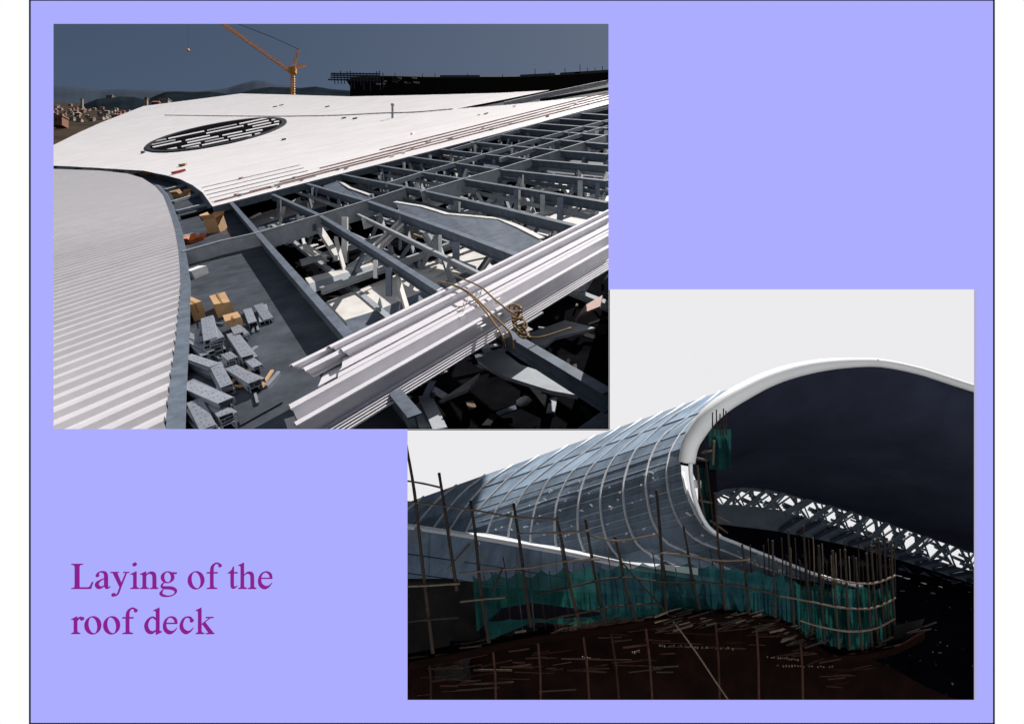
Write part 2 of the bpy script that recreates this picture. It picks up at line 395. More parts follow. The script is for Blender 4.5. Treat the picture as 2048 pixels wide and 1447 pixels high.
hill([(150, 216), (175, 206), (195, 198), (215, 196), (240, 193), (270, 194), (292, 200), (320, 212)], 1150, M['hill'])
# ---- town houses
def house(px, py, wpx, hpx, d, wallm, roofm, label, flat=False, group='houses of the distant town'):
    w = wpx/F*d; h = hpx/F*d; dp = w*.8; b = P(px, py, d)
    if label is None:
        label = 'small %s house with %s roof in the distant town' % ('brick' if wallm is M['houseo'] else 'pale', 'a flat' if flat else ('a red hipped' if roofm is M['roofred'] else 'a pale hipped'))
    t = thing('town_house', label, 'house', b, group)
    mb = MB(); mb.box(b+Vector((0, dp/2, h/2-.4)), (w, dp, h+.8)); mb.build('wall', wallm, t)
    rf = MB(); z = b.z+h; x0, x1 = b.x-w*.55, b.x+w*.55; y0, y1 = b.y-dp*.06, b.y+dp*1.06
    if flat: rf.box((b.x, b.y+dp/2, z+.2+h*.05), (w*1.08, dp*1.08, h*.1+.3))
    else:
        e = h*.45; ym = (y0+y1)/2
        rf.add([(x0, y0, z), (x1, y0, z), (x1, y1, z), (x0, y1, z), (x0+w*.12, ym, z+e), (x1-w*.12, ym, z+e)],
               [(0, 1, 5, 4), (2, 3, 4, 5), (1, 2, 5), (3, 0, 4), (3, 2, 1, 0)])
    rf.build('roof', roofm, t)
    if wpx >= 7:
        for k in range(3):
            wd = MB(); wd.box((b.x+w*(-.3+.3*k), b.y-.05, b.z+h*.55), (w*.13, .12, h*.28)); wd.build('window', M['window'], t)
    return t
house(112, 248, 24, 16, 520, M['houseo'], M['houseo'], 'square orange brick block beside the town field', True)
house(231, 238, 17, 9, 620, M['housew'], M['roofred'], 'pale house with wide red roof below the wooded hill')
house(205, 241, 14, 12, 700, M['housew'], M['housew'], 'yellowish flat-roofed house left of the red-roofed one', True)
house(310, 213, 14, 9, 800, M['roofred'], M['roofred'], 'dark red house against the white roof edge')
house(291, 212, 6, 13, 800, M['housew'], M['roofred'], 'narrow tall pale house beside the dark red house')
house(327, 205, 18, 7, 900, M['housew'], M['housew'], 'long white flat building above the dark red house', True)
house(163, 214, 4, 15, 1000, M['housew'], M['housew'], 'thin white tower at the foot of the hills', True)
house(218, 196, 12, 5, 1150, M['housew'], M['housew'], 'white pavilion on top of the wooded hill', True)
for k in range(84):
    px = random.uniform(104, 300); py = random.uniform(213, 246)-(px-107)*.075; s = random.uniform(5, 10)*(.55+(py-205)/60)
    house(px, py, s, s*.5, 300*140/(py-178)*.97, random.choice((M['housew'], M['housew'], M['houseo'])), random.choice((M['roofred'], M['housew'])),
          None, random.random() < .4)
# ---- crane
cd = 330.
cr = thing('luffing_crane', 'orange yellow luffing tower crane rising behind the white roof', 'crane', P(586, 200, cd))
def lattice(a, b, w, name, n):
    mb = MB(); a = Vector(a); b = Vector(b); t = (b-a).normalized(); s1 = t.cross(Vector((0, 1, 0))).normalized()*w/2; s2 = Vector((0, 1, 0))*w/2
    cs = [s1+s2, s1-s2, -s1-s2, -s1+s2]; r = w*.1
    for c in cs: mb.tube([a+c, b+c], r, 4)
    for k in range(n):
        p = a+(b-a)*k/n; q = a+(b-a)*(k+1)/n
        for i in range(4): mb.tube([p+cs[i], q+cs[(i+1) % 4]], r*.7, 4); mb.tube([p+cs[i], p+cs[(i+1) % 4]], r*.7, 4)
    return mb.build(name, M['crane'], cr)
lattice(P(586, 215, cd), P(586, 146, cd), 1.6, 'mast', 14)
lattice(P(580, 143, cd), P(415, 26, cd-30), 1.25, 'jib', 40)
lattice(P(586, 141, cd), P(597, 99, cd), .95, 'a_frame', 9)
lattice(P(586, 136, cd), P(611, 131, cd), 1.0, 'counter_jib', 7)
mb = MB(); mb.box(P(585, 141, cd), (3.4, 3, 2.6)); mb.build('machine_deck', M['crane'], cr)
mb = MB(); mb.tube([P(598, 99, cd), P(548, 76, cd-10), P(440, 34, cd-28)], .12, 4); mb.build('pendant_line', M['hole'], cr)
hb = thing('hook_ball', 'small orange hook ball hanging on a thin cable in the sky', 'hook ball', P(376, 101, 280))
mb = MB(); c0 = P(376, 101, 280)
mb.tube([c0+Vector((0, 0, z)) for z in (-.75, -.6, -.25, .25, .6, .75)], [.05, .45, .72, .72, .45, .05], 10); mb.build('ball', M['crane'], hb)
mb = MB(); mb.tube([c0+Vector((0, 0, .7)), P(376, 20, 280)], .035, 4); mb.build('cable', M['steel'], hb)

# ---- far unfinished roof
fr = thing('unfinished_far_roof', 'black unfinished curved roof with scaffold edge behind the white roof', 'roof', P(940, 190, 300))
top = [(700, 152), (760, 150), (850, 152), (940, 152), (1050, 151), (1140, 146), (1217, 141), (1260, 138)]
mb = MB(); tt = catmull(top, 5)
mb.grid([[P(x, y+62, 312) for x, y in tt], [P(x, 165+(y-150)*.6+random.uniform(-1, 1), 300) for x, y in tt], [P(x, y+2, 296) for x, y in tt], [P(x, y, 300) for x, y in tt], [P(x, y+6, 360) for x, y in tt]])
mb.build('canopy', M['farroof'], fr)
mb = MB(); mb.prism([P(x, y, 305) for x, y in ((690, 158), (742, 158), (742, 200), (715, 200), (705, 180))], [P(x, y, 320) for x, y in ((690, 158), (742, 158), (742, 200), (715, 200), (705, 180))])
mb.build('edge_wall', M['farroof'], fr)
for y in (147, 151, 155, 160):
    mb = MB(); mb.tube([P(655+random.uniform(-2, 8), y+random.uniform(-1, 1), 294), P(760, y+1, 294)], .3, 4); mb.build('scaffold_ledger', M['farroof2'], fr)
for k in range(16):
    x = 668+k*6.5; mb = MB(); mb.tube([P(x, 144+random.uniform(-2, 3), 293.5), P(x+2, 168+random.uniform(-4, 16)*(x > 690), 293.5)], .2, 4); mb.build('scaffold_pole', M['farroof2'], fr)
for k in range(14):
    x = random.uniform(740, 830); y = random.uniform(154, 170); mb = MB(); mb.bar(P(x, y, 291), P(x+random.uniform(4, 12), y+1, 291), .4, .5); mb.build('formwork_piece', random.choice((M['farroof2'], M['steelmid'])), fr)
for x, h in ((790, 5), (845, 4), (870, 6), (935, 5), (1005, 3), (1070, 12), (1100, 5), (1130, 10), (1160, 16), (1175, 8), (1190, 7), (1205, 9)):
    y = interp(top, x); mb = MB(); mb.tube([P(x, y+3, 295), P(x, y-h, 295)], .14, 4); mb.build('scaffold_pole', M['farroof2'], fr)
for x0, x1 in ((1040, 1110), (1120, 1160), (1150, 1217), (880, 960)):
    y = interp(top, (x0+x1)/2); mb = MB(); mb.bar(P(x0, interp(top, x0)-1, 295), P(x1, interp(top, x1)-1, 295), .5, .9); mb.build('edge_board', M['farroof2'], fr)

# ---- sheeted decks in strips that run to VP1
def strip_deck(name, label, poly, xc, ys, profile, matr, dx, root_loc, capm=None, caps=()):
    root = thing(name, label, 'roof deck', root_loc); near = name.startswith('near')
    x0 = min(p[0] for p in poly); x1 = max(p[0] for p in poly); cuts = []
    x = x0
    while x < x1: cuts.append((x, min(x+dx, x1))); x += dx
    for i in range(len(ys)-1):
        mb = MB(); jit = random.uniform(-.012, .012)
        for (f0, h0), (f1, h1) in zip(profile, profile[1:]):
            ya = ys[i]+(ys[i+1]-ys[i])*f0; yb_ = ys[i]+(ys[i+1]-ys[i])*f1   # ys run downward in depth: ya larger
            a = (xc, ya); b = (xc, yb_)
            sub = clip(poly, VP1, a, 1 if True else -1)
            sub1 = clip(clip(poly, VP1, a, -1), VP1, b, 1)
            sub2 = clip(clip(poly, VP1, a, 1), VP1, b, -1)
            sub = sub1 if area(sub1 or [(0, 0)]*3) > 0 and (ya > yb_) else sub2
            if len(sub) < 3: continue
            for c0_, c1_ in cuts:
                cell = clip(clip(sub, (c0_, 0), (c0_, 1), -1), (c1_, 0), (c1_, 1), 1)
                if len(cell) < 3 or area(cell) < .02: continue
                vs = []
                for p in cell:
                    # fraction across the sub strip
                    def yat(q): return VP1[1]+(q[1]-VP1[1])*(p[0]-VP1[0])/(q[0]-VP1[0])
                    A_, B_ = yat(a), yat(b); fr_ = 0 if abs(A_-B_) < 1e-6 else min(1, max(0, (p[1]-A_)/(B_-A_)))
                    hh = h0+(h1-h0)*fr_; dd_ = depth1(p[0], p[1])
                    vs.append(S(p[0], p[1], (hh+jit)*(min(1, max(.03, (54-dd_)/32)) if near else 1)))
                mb.add(vs, [tuple(range(len(vs)))])
        if mb.f:
            o = mb.build('roof_sheet', matr, root)
    return root
def rows_for(xc, Y0, Y1, dY):
    out = []; Y = Y0
    while Y < Y1:
        ue = HV*F/Y; out.append(ue-CV*CV/ue+yv(xc)); Y += dY
    return out
near_poly = [(60, 337), (107, 338), (200, 341), (255, 347), (285, 356), (310, 372), (328, 392), (340, 425), (350, 460), (357, 500), (361, 540), (362, 570), (358, 620), (352, 680), (343, 750), (332, 857), (325, 900), (60, 900)]
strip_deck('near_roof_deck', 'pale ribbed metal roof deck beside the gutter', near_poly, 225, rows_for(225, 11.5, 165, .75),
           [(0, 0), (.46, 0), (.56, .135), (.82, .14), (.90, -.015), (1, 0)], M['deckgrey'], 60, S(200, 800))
main_poly = [(60, 310), (107, 290), (160, 264), (200, 246), (285, 213), (330, 199), (352, 193), (385, 187.5), (430, 186), (560, 189), (700, 193), (850, 190), (1000, 186), (1100, 180.5),
             (1000, 201), (911, 218), (1013, 210), (1190, 192), (1260, 184), (1260, 197), (1217, 208), (1000, 266), (850, 305), (640, 358), (480, 399), (425, 413), (405, 385), (385, 370), (360, 358), (330, 350), (285, 341), (200, 336), (107, 331), (60, 330)]
main = strip_deck('white_roof_deck', 'sunlit white roof deck with an oval opening', main_poly, 640, rows_for(640, 46, 235, 2.1),
           [(0, 0), (.44, 0), (.46, .008), (.49, .008), (.5, 0), (.86, 0), (.89, .022), (.97, .022), (1, 0)], M['deck'], 70, S(640, 300))
# brown joint strips near the eave, eave edge, dark laps
for (x0, y0), (x1, y1) in [((404+j*5, 376+j*7.2), (600+j*8, 376+j*7.2-(196+j*3)*(401+j*7.2)/1725)) for j in range(5)]:
    mb = MB(); pts = [(x0+(x1-x0)*k/6, y0+(y1-y0)*k/6) for k in range(7)]
    for p, q in zip(pts, pts[1:]): mb.bar(S(*p, h=.06), S(*q, h=.06), .10, .06, N1)
    mb.build('joint_strip', M['deckgrey'], main)
for (x0, y0), (x1, y1) in (((500, 385), (1230, 196)), ((560, 365), (1230, 191)), ((640, 338), (1230, 186.5)), ((760, 301), (1230, 182)), ((430, 405), (560, 371))):
    mb = MB(); pts = [(x0+(x1-x0)*k/12, y0+(y1-y0)*k/12) for k in range(13)]
    for p, q in zip(pts, pts[1:]): mb.bar(S(*p, h=.12), S(*q, h=.12), .13, .10, N1)
    mb.build('joint_strip', M['seam'], main)
mb = MB(); ev = [(1217, 208.6), (1000, 266.8), (850, 306), (640, 359), (480, 400), (425, 414)]
ev2 = [(a[0]+(b[0]-a[0])*k/5, a[1]+(b[1]-a[1])*k/5) for a, b in zip(ev, ev[1:]) for k in range(5)]+[ev[-1]]
for p, q in zip(ev2, ev2[1:]): mb.bar(S(*p, h=-.02), S(*q, h=-.02), .12, .45, N1)
mb.build('eave_edge', M['steel'], main)
for k in range(26):   # loose clips and offcuts on the deck
    x = random.uniform(470, 1180); y = 399-(x-480)*.263-random.choice((3, 5, 8, 12, 40))-random.uniform(0, 3)
    mb = MB(); p = S(x, y, .1); q = S(x+random.uniform(3, 8), y-random.uniform(0, 2), .1); mb.bar(p, q, .25, .12, N1, .06)
    c_n, c_m = random.choice((('brown', 'seam'), ('grey', 'steelmid'), ('white', 'deck')))
    tag(mb.build('metal_offcut', M[c_m]), 'small %s metal offcut lying near the eave of the white deck' % c_n, 'offcut', 'offcuts on the white deck')
for x, y in ((550, 214), (563, 211), (655, 214), (568, 280), (688, 237), (710, 238)):
    mb = MB(); mb.bar(S(x-4, y+.8, .12), S(x+4, y-.8, .12), .5, .2, N1, .1)
    tag(mb.build('dark_offcut', M['steel']), 'small dark strip left on the smooth upper white deck', 'offcut', 'dark strips on the upper deck')
sp = thing('vent_post', 'grey post standing on the white deck', 'post', S(785, 236))
mb = MB(); p = S(785, 236); mb.tube([p, p+Vector((0, 0, 2.0))], .18, 8); mb.build('shaft', M['steelmid'], sp)
mb = MB(); mb.tube([p+Vector((0, 0, 2.0)), p+Vector((0, 0, 2.2))], .3, 8); mb.build('cap', M['steelmid'], sp)
# seam across the upper deck
mb = MB(); pts = [(330, 230.5), (440, 232), (560, 233), (680, 231), (760, 227), (830, 225), (905, 219)]; pts = catmull(pts, 4)
for p, q in zip(pts, pts[1:]): mb.bar(S(*p, h=.06), S(*q, h=.06), .3, .1, N1, .08)
mb.build('cross_seam', M['steelmid'], main)
# dark valley strip at the upper right
vg = thing('upper_valley_gutter', 'dark valley gutter with a white bar beyond the white deck', 'gutter', S(1100, 185))
mb = MB(); pa = [(911, 218), (1000, 200.5), (1100, 179.5), (1160, 170), (1260, 150)]; pb = [(913, 218.2), (1013, 210), (1100, 201), (1190, 192), (1260, 184)]
mb.grid([[S(*p, h=-.3) for p in pa], [S(*p, h=-.3) for p in pb]]); mb.build('floor_sheet', M['valley'], vg)
mb = MB(); mb.bar(S(1010, 208), S(1110, 186), .7, .5, N1, .3); mb.bar(S(1110, 186), S(1214, 164.5), .7, .5, N1, .3); mb.build('white_bar', M['deck'], vg)
mb = MB(); mb.bar(S(1080, 199), S(1240, 172), .5, .5, N1, .1); mb.build('rail', M['valley'], vg)
# oval opening
oo = thing('roof_opening', 'dark oval roof opening crossed by white slats', 'roof opening', S(432, 270))
def oval(a, k=1.0):   # tilted ellipse in the picture of the deck plane
    c, s = math.cos(a), math.sin(a)
    return (432+144*k*c*.985+8*s*k, 270.5-27.5*k*c+21*k*s)
N = 56
out = [S(*oval(2*math.pi*i/N), h=.20) for i in range(N)]; inn = [S(*oval(2*math.pi*i/N, .93), h=.20) for i in range(N)]
mb = MB(); lo = [S(*oval(2*math.pi*i/N, .93), h=.10) for i in range(N)]; lo2 = [S(*oval(2*math.pi*i/N), h=.0) for i in range(N)]
mb.grid([lo2+[lo2[0]], out+[out[0]], inn+[inn[0]], lo+[lo[0]]]); mb.build('kerb', M['valley'], oo)
mb = MB(); mb.v = [tuple(p) for p in lo]; c_ = len(mb.v); mb.v.append(tuple(S(432, 270.5, .10))); mb.f = [(i, (i+1) % N, c_) for i in range(N)]
mb.build('dark_hole_plate', M['hole'], oo)  # near-black plate on the deck stands in for a shaded hole
ell = [oval(2*math.pi*i/N, .9) for i in range(N)]
for r in range(7):
    base = 259+r*5.6; dy = 2.3
    def lp(x, y): return (x, y-(x-432)*.208)
    band = clip(clip(ell, lp(200, base), lp(600, base), 1), lp(200, base+dy), lp(600, base+dy), -1)
    if len(band) < 3: continue
    x = 280+random.uniform(0, 30)
    while x < 580:
        x2 = x+random.uniform(35, 80)
        cell = clip(clip(band, (x, 0), (x, 1), -1), (x2, 0), (x2, 1), 1)
        if len(cell) >= 3 and area(cell) > 6 and random.random() < .9:
            mb = MB(); mb.prism([S(*p, h=.30) for p in cell], [S(*p, h=.16) for p in cell]); mb.build('slat', random.choice((M['deck'], M['deck'], M['deckgrey'])), oo)
        x = x2+random.uniform(4, 10)

# ---- gutter between the decks
gt = thing('roof_gutter', 'wide dark steel gutter full of loose building material', 'gutter', S(420, 600, drop=.6))
GD = .7
gpoly = [(60, 338), (107, 332), (200, 337), (285, 342), (330, 351), (360, 359), (385, 371), (405, 386), (425, 414), (465, 405), (575, 528), (690, 660), (830, 860), (335, 860), (343, 750), (352, 680), (358, 620), (362, 570), (361, 540), (357, 500), (350, 460), (340, 425), (328, 392), (310, 372), (285, 356), (255, 347), (200, 341), (107, 337), (60, 340)]
mb = MB()
for x in range(60, 840, 40):
    for y in range(320, 870, 40):
        cell = clip(clip(clip(clip(gpoly, (x, 0), (x, 1), -1), (x+40, 0), (x+40, 1), 1), (0, y), (1, y), 1), (0, y+40), (1, y+40), -1)
        if len(cell) >= 3 and area(cell) > .5: mb.add([S(*p, drop=GD) for p in cell], [tuple(range(len(cell)))])
mb.build('floor_sheet', M['gutter'], gt)
edge = catmull([(310, 370), (328, 391), (340, 425), (350, 460), (357, 500), (361, 540), (363, 570), (359, 620), (353, 680), (344, 750), (333, 857), (329, 890)], 3)
wd = lambda y: interp([(340, 4), (430, 11), (560, 17), (700, 27), (860, 38)], y)
mb = MB(); mb.grid([[S(x-1, y, .02) for x, y in edge], [S(x+wd(y), y, .0) for x, y in edge], [S(x+wd(y)+1, y, drop=GD) for x, y in edge]]); mb.build('side_wall', M['steel'], gt)
mb = MB(); ed2 = catmull([(330, 350), (360, 357), (385, 369), (405, 384), (424, 411)], 4)
mb.grid([[S(x, y, -.02) for x, y in ed2], [S(x-7, y+9, drop=GD) for x, y in ed2]]); mb.build('side_wall', M['steel'], gt)
for a, b, w, m_ in (((352, 421), (421, 404), .35, 'steelmid'), ((343, 402), (395, 386), .3, 'steelmid'), ((330, 378), (372, 367), .5, 'steelmid'), ((362, 432), (440, 412), .25, 'hole'),
                    ((120, 334), (150, 334.5), .5, 'steelmid'), ((170, 336), (190, 336.5), .5, 'steelmid'), ((215, 338), (228, 339), .5, 'steelmid'), ((255, 341), (272, 344), .5, 'steelmid')):
    mb = MB(); mb.bar(S(*a, drop=GD-.25), S(*b, drop=GD-.25), w*2, .22, N1); mb.build('stiffener', M[m_], gt)

# ---- steel frame under the unfinished deck
frm = thing('steel_roof_frame', 'open steel roof frame of purlins and trusses awaiting deck sheets', 'steel frame', S(850, 480, drop=3))
def purlin(pts, w, h, m='steel', name='purlin', up=N1, drop=0):
    mb = MB()
    for p, q in zip(pts, pts[1:]): mb.ibeam(S(*p, drop=drop), S(*q, drop=drop), w, h, up)
    return mb.build(name, M[m], frm)
purlin([(462, 404), (570, 528), (690, 662), (830, 830)], .28, .75)              # gutter side beam
purlin([(545, 388), (640, 430), (760, 503), (885, 582), (1040, 679), (1216, 783)], .24, .42)
purlin([(615, 367), (740, 403), (900, 459), (1060, 518)], .26, .46)
purlin([(684, 348), (840, 379), (1000, 414), (1216, 466)], .24, .45)
purlin([(755, 330), (937, 359), (1216, 404)], .24, .42)
purlin([(820, 313), (1007, 339), (1216, 361)], .24, .42)
purlin([(880, 298), (1068, 319), (1216, 331)], .24, .42)
purlin([(940, 283), (1125, 301), (1216, 308)], .24, .42)
purlin([(1000, 269), (1216, 288)], .26, .45)
purlin([(1040, 257), (1216, 271)], .28, .45)
purlin([(1080, 247), (1216, 256)], .3, .5)
purlin([(1120, 237), (1216, 243)], .3, .5)
purlin([(1160, 226), (1216, 230)], .3, .5)
for pts in ([(365, 504), (440, 483), (520, 465), (640, 430), (740, 400), (810, 377)], [(842, 384), (935, 356), (1007, 336), (1068, 317), (1125, 299), (1216, 270)]):
    for p, q in zip(pts, pts[1:]):
        mb = MB(); a, b = S(*p, h=.03), S(*q, h=.03); mb.bar(a, b, .2, .04, N1, .02); mb.bar(a, b, .05, .85, N1, -.02); mb.bar(a, b, .3, .05, N1, -.87)
        mb.build('cross_beam', M['steelmid'], frm)
for pts in ([(772, 367), (838, 347), (900, 329), (1064, 281), (1216, 240)], [(1000, 318), (1110, 283), (1216, 252)], [(900, 300), (1100, 240), (1216, 214)]):
    mb = MB()
    for p, q in zip(pts, pts[1:]): mb.bar(S(*p, h=.05), S(*q, h=.05), .22, .28, N1)
    mb.build('tie_bar', M['steelmid'], frm)
for j, pts in enumerate(([(582, 378), (690, 415), (960, 545)], [(650, 358), (790, 391), (1120, 480)], [(720, 339), (890, 369), (1216, 436)], [(788, 321), (972, 349), (1216, 383)], [(850, 305), (1040, 329), (1216, 346)], [(910, 290), (1095, 310), (1216, 319)])):
    mb = MB()
    for p, q in zip(pts, pts[1:]): mb.ibeam(S(*p, drop=.5), S(*q, drop=.5), .14, .2, N1, .025)
    mb.build('secondary_purlin', M['steel' if j % 2 else 'steelmid'], frm)
for pts in ([(560, 470), (700, 428), (860, 380), (1216, 285)], [(600, 520), (760, 470), (940, 412), (1216, 330)], [(900, 430), (1060, 385), (1216, 345)], [(640, 575), (840, 505), (1000, 450), (1216, 378)]):
    mb = MB()
    for p, q in zip(pts, pts[1:]): mb.ibeam(S(*p, drop=1.5), S(*q, drop=1.5), .26, .3, N1, .03)
    mb.build('lower_beam', M['steelmid'], frm)
for k in range(70):   # gusset plates and stiffeners in the depth of the frame
    x = random.uniform(540, 1200); y0 = max(412-(x-425)*.2576+16, 225); y = random.uniform(y0, y0+110); dr = random.uniform(.6, 2.2); p0 = S(x, y, drop=dr); a_ = random.uniform(.2, .55)*(1+depth1(x, y)/80)
    e = (E1 if random.random() < .5 else E2)*a_; mb = MB(); q = [p0, p0+e, p0+e*.7+N1*a_*.8, p0+N1*a_]; mb.prism(q, [v+E1.cross(N1)*.03 for v in q]); mb.build('gusset', M[random.choice(('steelwhite', 'steelmid', 'steel'))], frm)
# lower girders: broad pale plates
def plate(poly, drop, m='steelwhite', th=.15, name='lower_chord'):
    mb = MB(); a = [S(*p, drop=drop) for p in poly]; mb.prism(a, [p-N1*th for p in a]); return mb.build(name, M[m], frm)
def web(poly_top, poly_bot, d1, d2, m='steel', name='girder_web'):
    mb = MB(); mb.grid([[S(*p, drop=d1) for p in poly_top], [S(*p, drop=d2) for p in poly_bot]]); return mb.build(name, M[m], frm)
plate([(648, 605), (720, 577), (800, 546), (880, 515), (960, 484), (1000, 468), (1010, 500), (930, 545), (840, 585), (760, 618), (690, 640)], 2.2)
plate([(1030, 462), (1090, 436), (1160, 408), (1217, 385), (1217, 440), (1150, 468), (1070, 492)], 2.2)
plate([(492, 436), (560, 415), (640, 391), (660, 398), (650, 412), (580, 432), (515, 452)], 2.0)
plate([(700, 372), (770, 350), (830, 330), (850, 338), (790, 360), (730, 381)], 2.0)
plate([(850, 330), (905, 312), (960, 300), (975, 308), (920, 325), (870, 340)], 2.0)
plate([(610, 556), (700, 533), (790, 508), (800, 513), (705, 541), (618, 567)], 1.6)
web([(618, 567), (705, 541), (800, 513)], [(625, 585), (710, 560), (806, 530)], 1.6, 1.75, 'steelmid')
web([(690, 640), (760, 618), (840, 585), (930, 545), (1010, 500), (1070, 492), (1150, 468), (1217, 440)], [(700, 668), (770, 640), (850, 606), (940, 566), (1018, 520), (1078, 510), (1156, 486), (1217, 460)], 2.2, 2.5)
web([(515, 452), (580, 432), (650, 412)], [(520, 466), (585, 446), (655, 424)], 2.0, 2.2)
# tapered curved web plates with pale top flange
def tapered(top, bot, drop):
    mb = MB(); mb.grid([[S(*p, drop=drop) for p in top], [S(*p, drop=drop+.12) for p in bot]]); mb.build('tapered_web', M['steel'], frm)
    mb = MB()
    for p, q in zip(top, top[1:]): mb.bar(S(*p, drop=drop), S(*q, drop=drop), .22, .05, N1, .03)
    mb.build('top_flange', M['steelwhite'], frm)
tapered([(790, 404), (845, 413), (894, 428), (950, 433), (1000, 438), (1040, 455), (1084, 477)], [(800, 424), (860, 443), (910, 462), (960, 480), (1010, 498), (1040, 508), (1075, 520)], .35)
tapered([(640, 358), (680, 363), (700, 376), (740, 390)], [(650, 378), (690, 388), (715, 396), (745, 404)], .4)
tapered([(960, 318), (990, 316), (1030, 322), (1075, 331)], [(970, 332), (1000, 336), (1035, 338), (1078, 342)], .4)
tapered([(1090, 325), (1150, 318), (1216, 312)], [(1095, 345), (1150, 350), (1216, 356)], .8)
def post(px, y0, y1, w=.16, m='steelwhite', name='post'):
    d = depth1(px, y0)+.15; mb = MB(); a = P(px, y0, d); b = P(px, y1, d); mb.bar(a, b, w, w, Vector((0, 1, 0)), w/2); return mb.build(name, M[m], frm)
for px, y0, y1, w, m in ((690, 434, 526, .28, 'steelwhite'), (751, 520, 556, .14, 'steelwhite'), (778, 535, 592, .2, 'steel'), (746, 398, 440, .12, 'steel'), (562, 400, 425, .12, 'steelwhite'), (556, 400, 430, .12, 'steel'),
                         (625, 375, 405, .14, 'steelwhite'), (633, 378, 402, .12, 'steel'), (800, 430, 500, .12, 'steel'), (880, 470, 525, .12, 'steelwhite'), (912, 485, 535, .26, 'steel'),
                         (912, 402, 432, .22, 'steel'), (919, 404, 432, .1, 'steelwhite'), (1032, 380, 445, .2, 'steel'), (1039, 380, 420, .12, 'steelwhite'), (1085, 390, 425, .22, 'steelmid'), (1120, 396, 440, .26, 'steel'),
                         (1160, 362, 395, .24, 'steelmid'), (1195, 368, 400, .2, 'steel'), (1046, 350, 378, .1, 'steelwhite'), (762, 345, 385, .14, 'steelwhite'), (765, 348, 385, .12, 'steel'), (755, 318, 345, .2, 'steelwhite'),
                         (808, 325, 345, .18, 'steelwhite'), (860, 310, 325, .2, 'steelwhite'), (905, 300, 318, .2, 'steelwhite'), (920, 300, 320, .3, 'steel'), (1024, 297, 316, .2, 'steelwhite'), (1056, 300, 316, .2, 'steelwhite'),
                         (950, 290, 305, .2, 'steelwhite'), (1170, 262, 272, .3, 'steelwhite'), (1193, 262, 272, .3, 'steelwhite'), (1212, 262, 273, .3, 'steelwhite'), (1140, 265, 275, .3, 'steelwhite')):
    post(px, y0, y1, w, m)
def brace(a, b, d1, d2, w=.18, m='steelwhite'):
    mb = MB(); mb.ibeam(S(*a, drop=d1), S(*b, drop=d2), w, w, Vector((0, -.5, 1)), .03); return mb.build('brace', M[m], frm)
for a, b, d1, d2, w, m in (((800, 440), (715, 520), .4, 1.5, .2, 'steelwhite'), ((808, 446), (722, 526), .4, 1.5, .2, 'steelwhite'), ((640, 455), (675, 510), .6, 1.5, .3, 'steelwhite'), ((606, 488), (652, 512), 1.2, 1.6, .3, 'steelwhite'),
                           ((745, 500), (695, 530), .8, 1.5, .25, 'steelmid'), ((855, 462), (878, 500), .5, 1.5, .3, 'steelmid'), ((830, 470), (795, 520), .5, 1.6, .15, 'steel'), ((1000, 375), (955, 430), .3, 1.4, .35, 'steelmid'),
                           ((955, 385), (975, 420), .5, 1.2, .16, 'steelwhite'), ((890, 400), (845, 418), .4, .9, .16, 'steelwhite'), ((880, 355), (845, 385), .4, 1.0, .25, 'steelwhite'), ((895, 357), (862, 385), .4, 1.0, .2, 'steelwhite'),
                           ((933, 338), (925, 360), .2, .8, .2, 'steelwhite'), ((1100, 352), (1120, 376), .3, .9, .18, 'steelwhite'), ((1118, 353), (1140, 385), .3, 1.0, .25, 'steelwhite'), ((1105, 288), (1120, 300), .3, .6, .25, 'steelwhite'),
                           ((1165, 410), (1145, 432), .4, .9, .1, 'steel'), ((1080, 445), (1065, 470), .9, 1.6, .12, 'steel'), ((980, 505), (955, 540), .4, 1.6, .12, 'steel'), ((985, 508), (960, 544), .4, 1.6, .1, 'steelwhite'),
                           ((835, 365), (825, 395), .4, 1.2, .22, 'steelwhite'), ((1005, 700), (960, 720), 1.5, 1.4, .22, 'steelmid'), ((520, 425), (500, 435), .6, 1.0, .12, 'steelwhite'), ((600, 395), (575, 408), .8, 1.0, .3, 'steelmid')):
    brace(a, b, d1, d2, w, m)
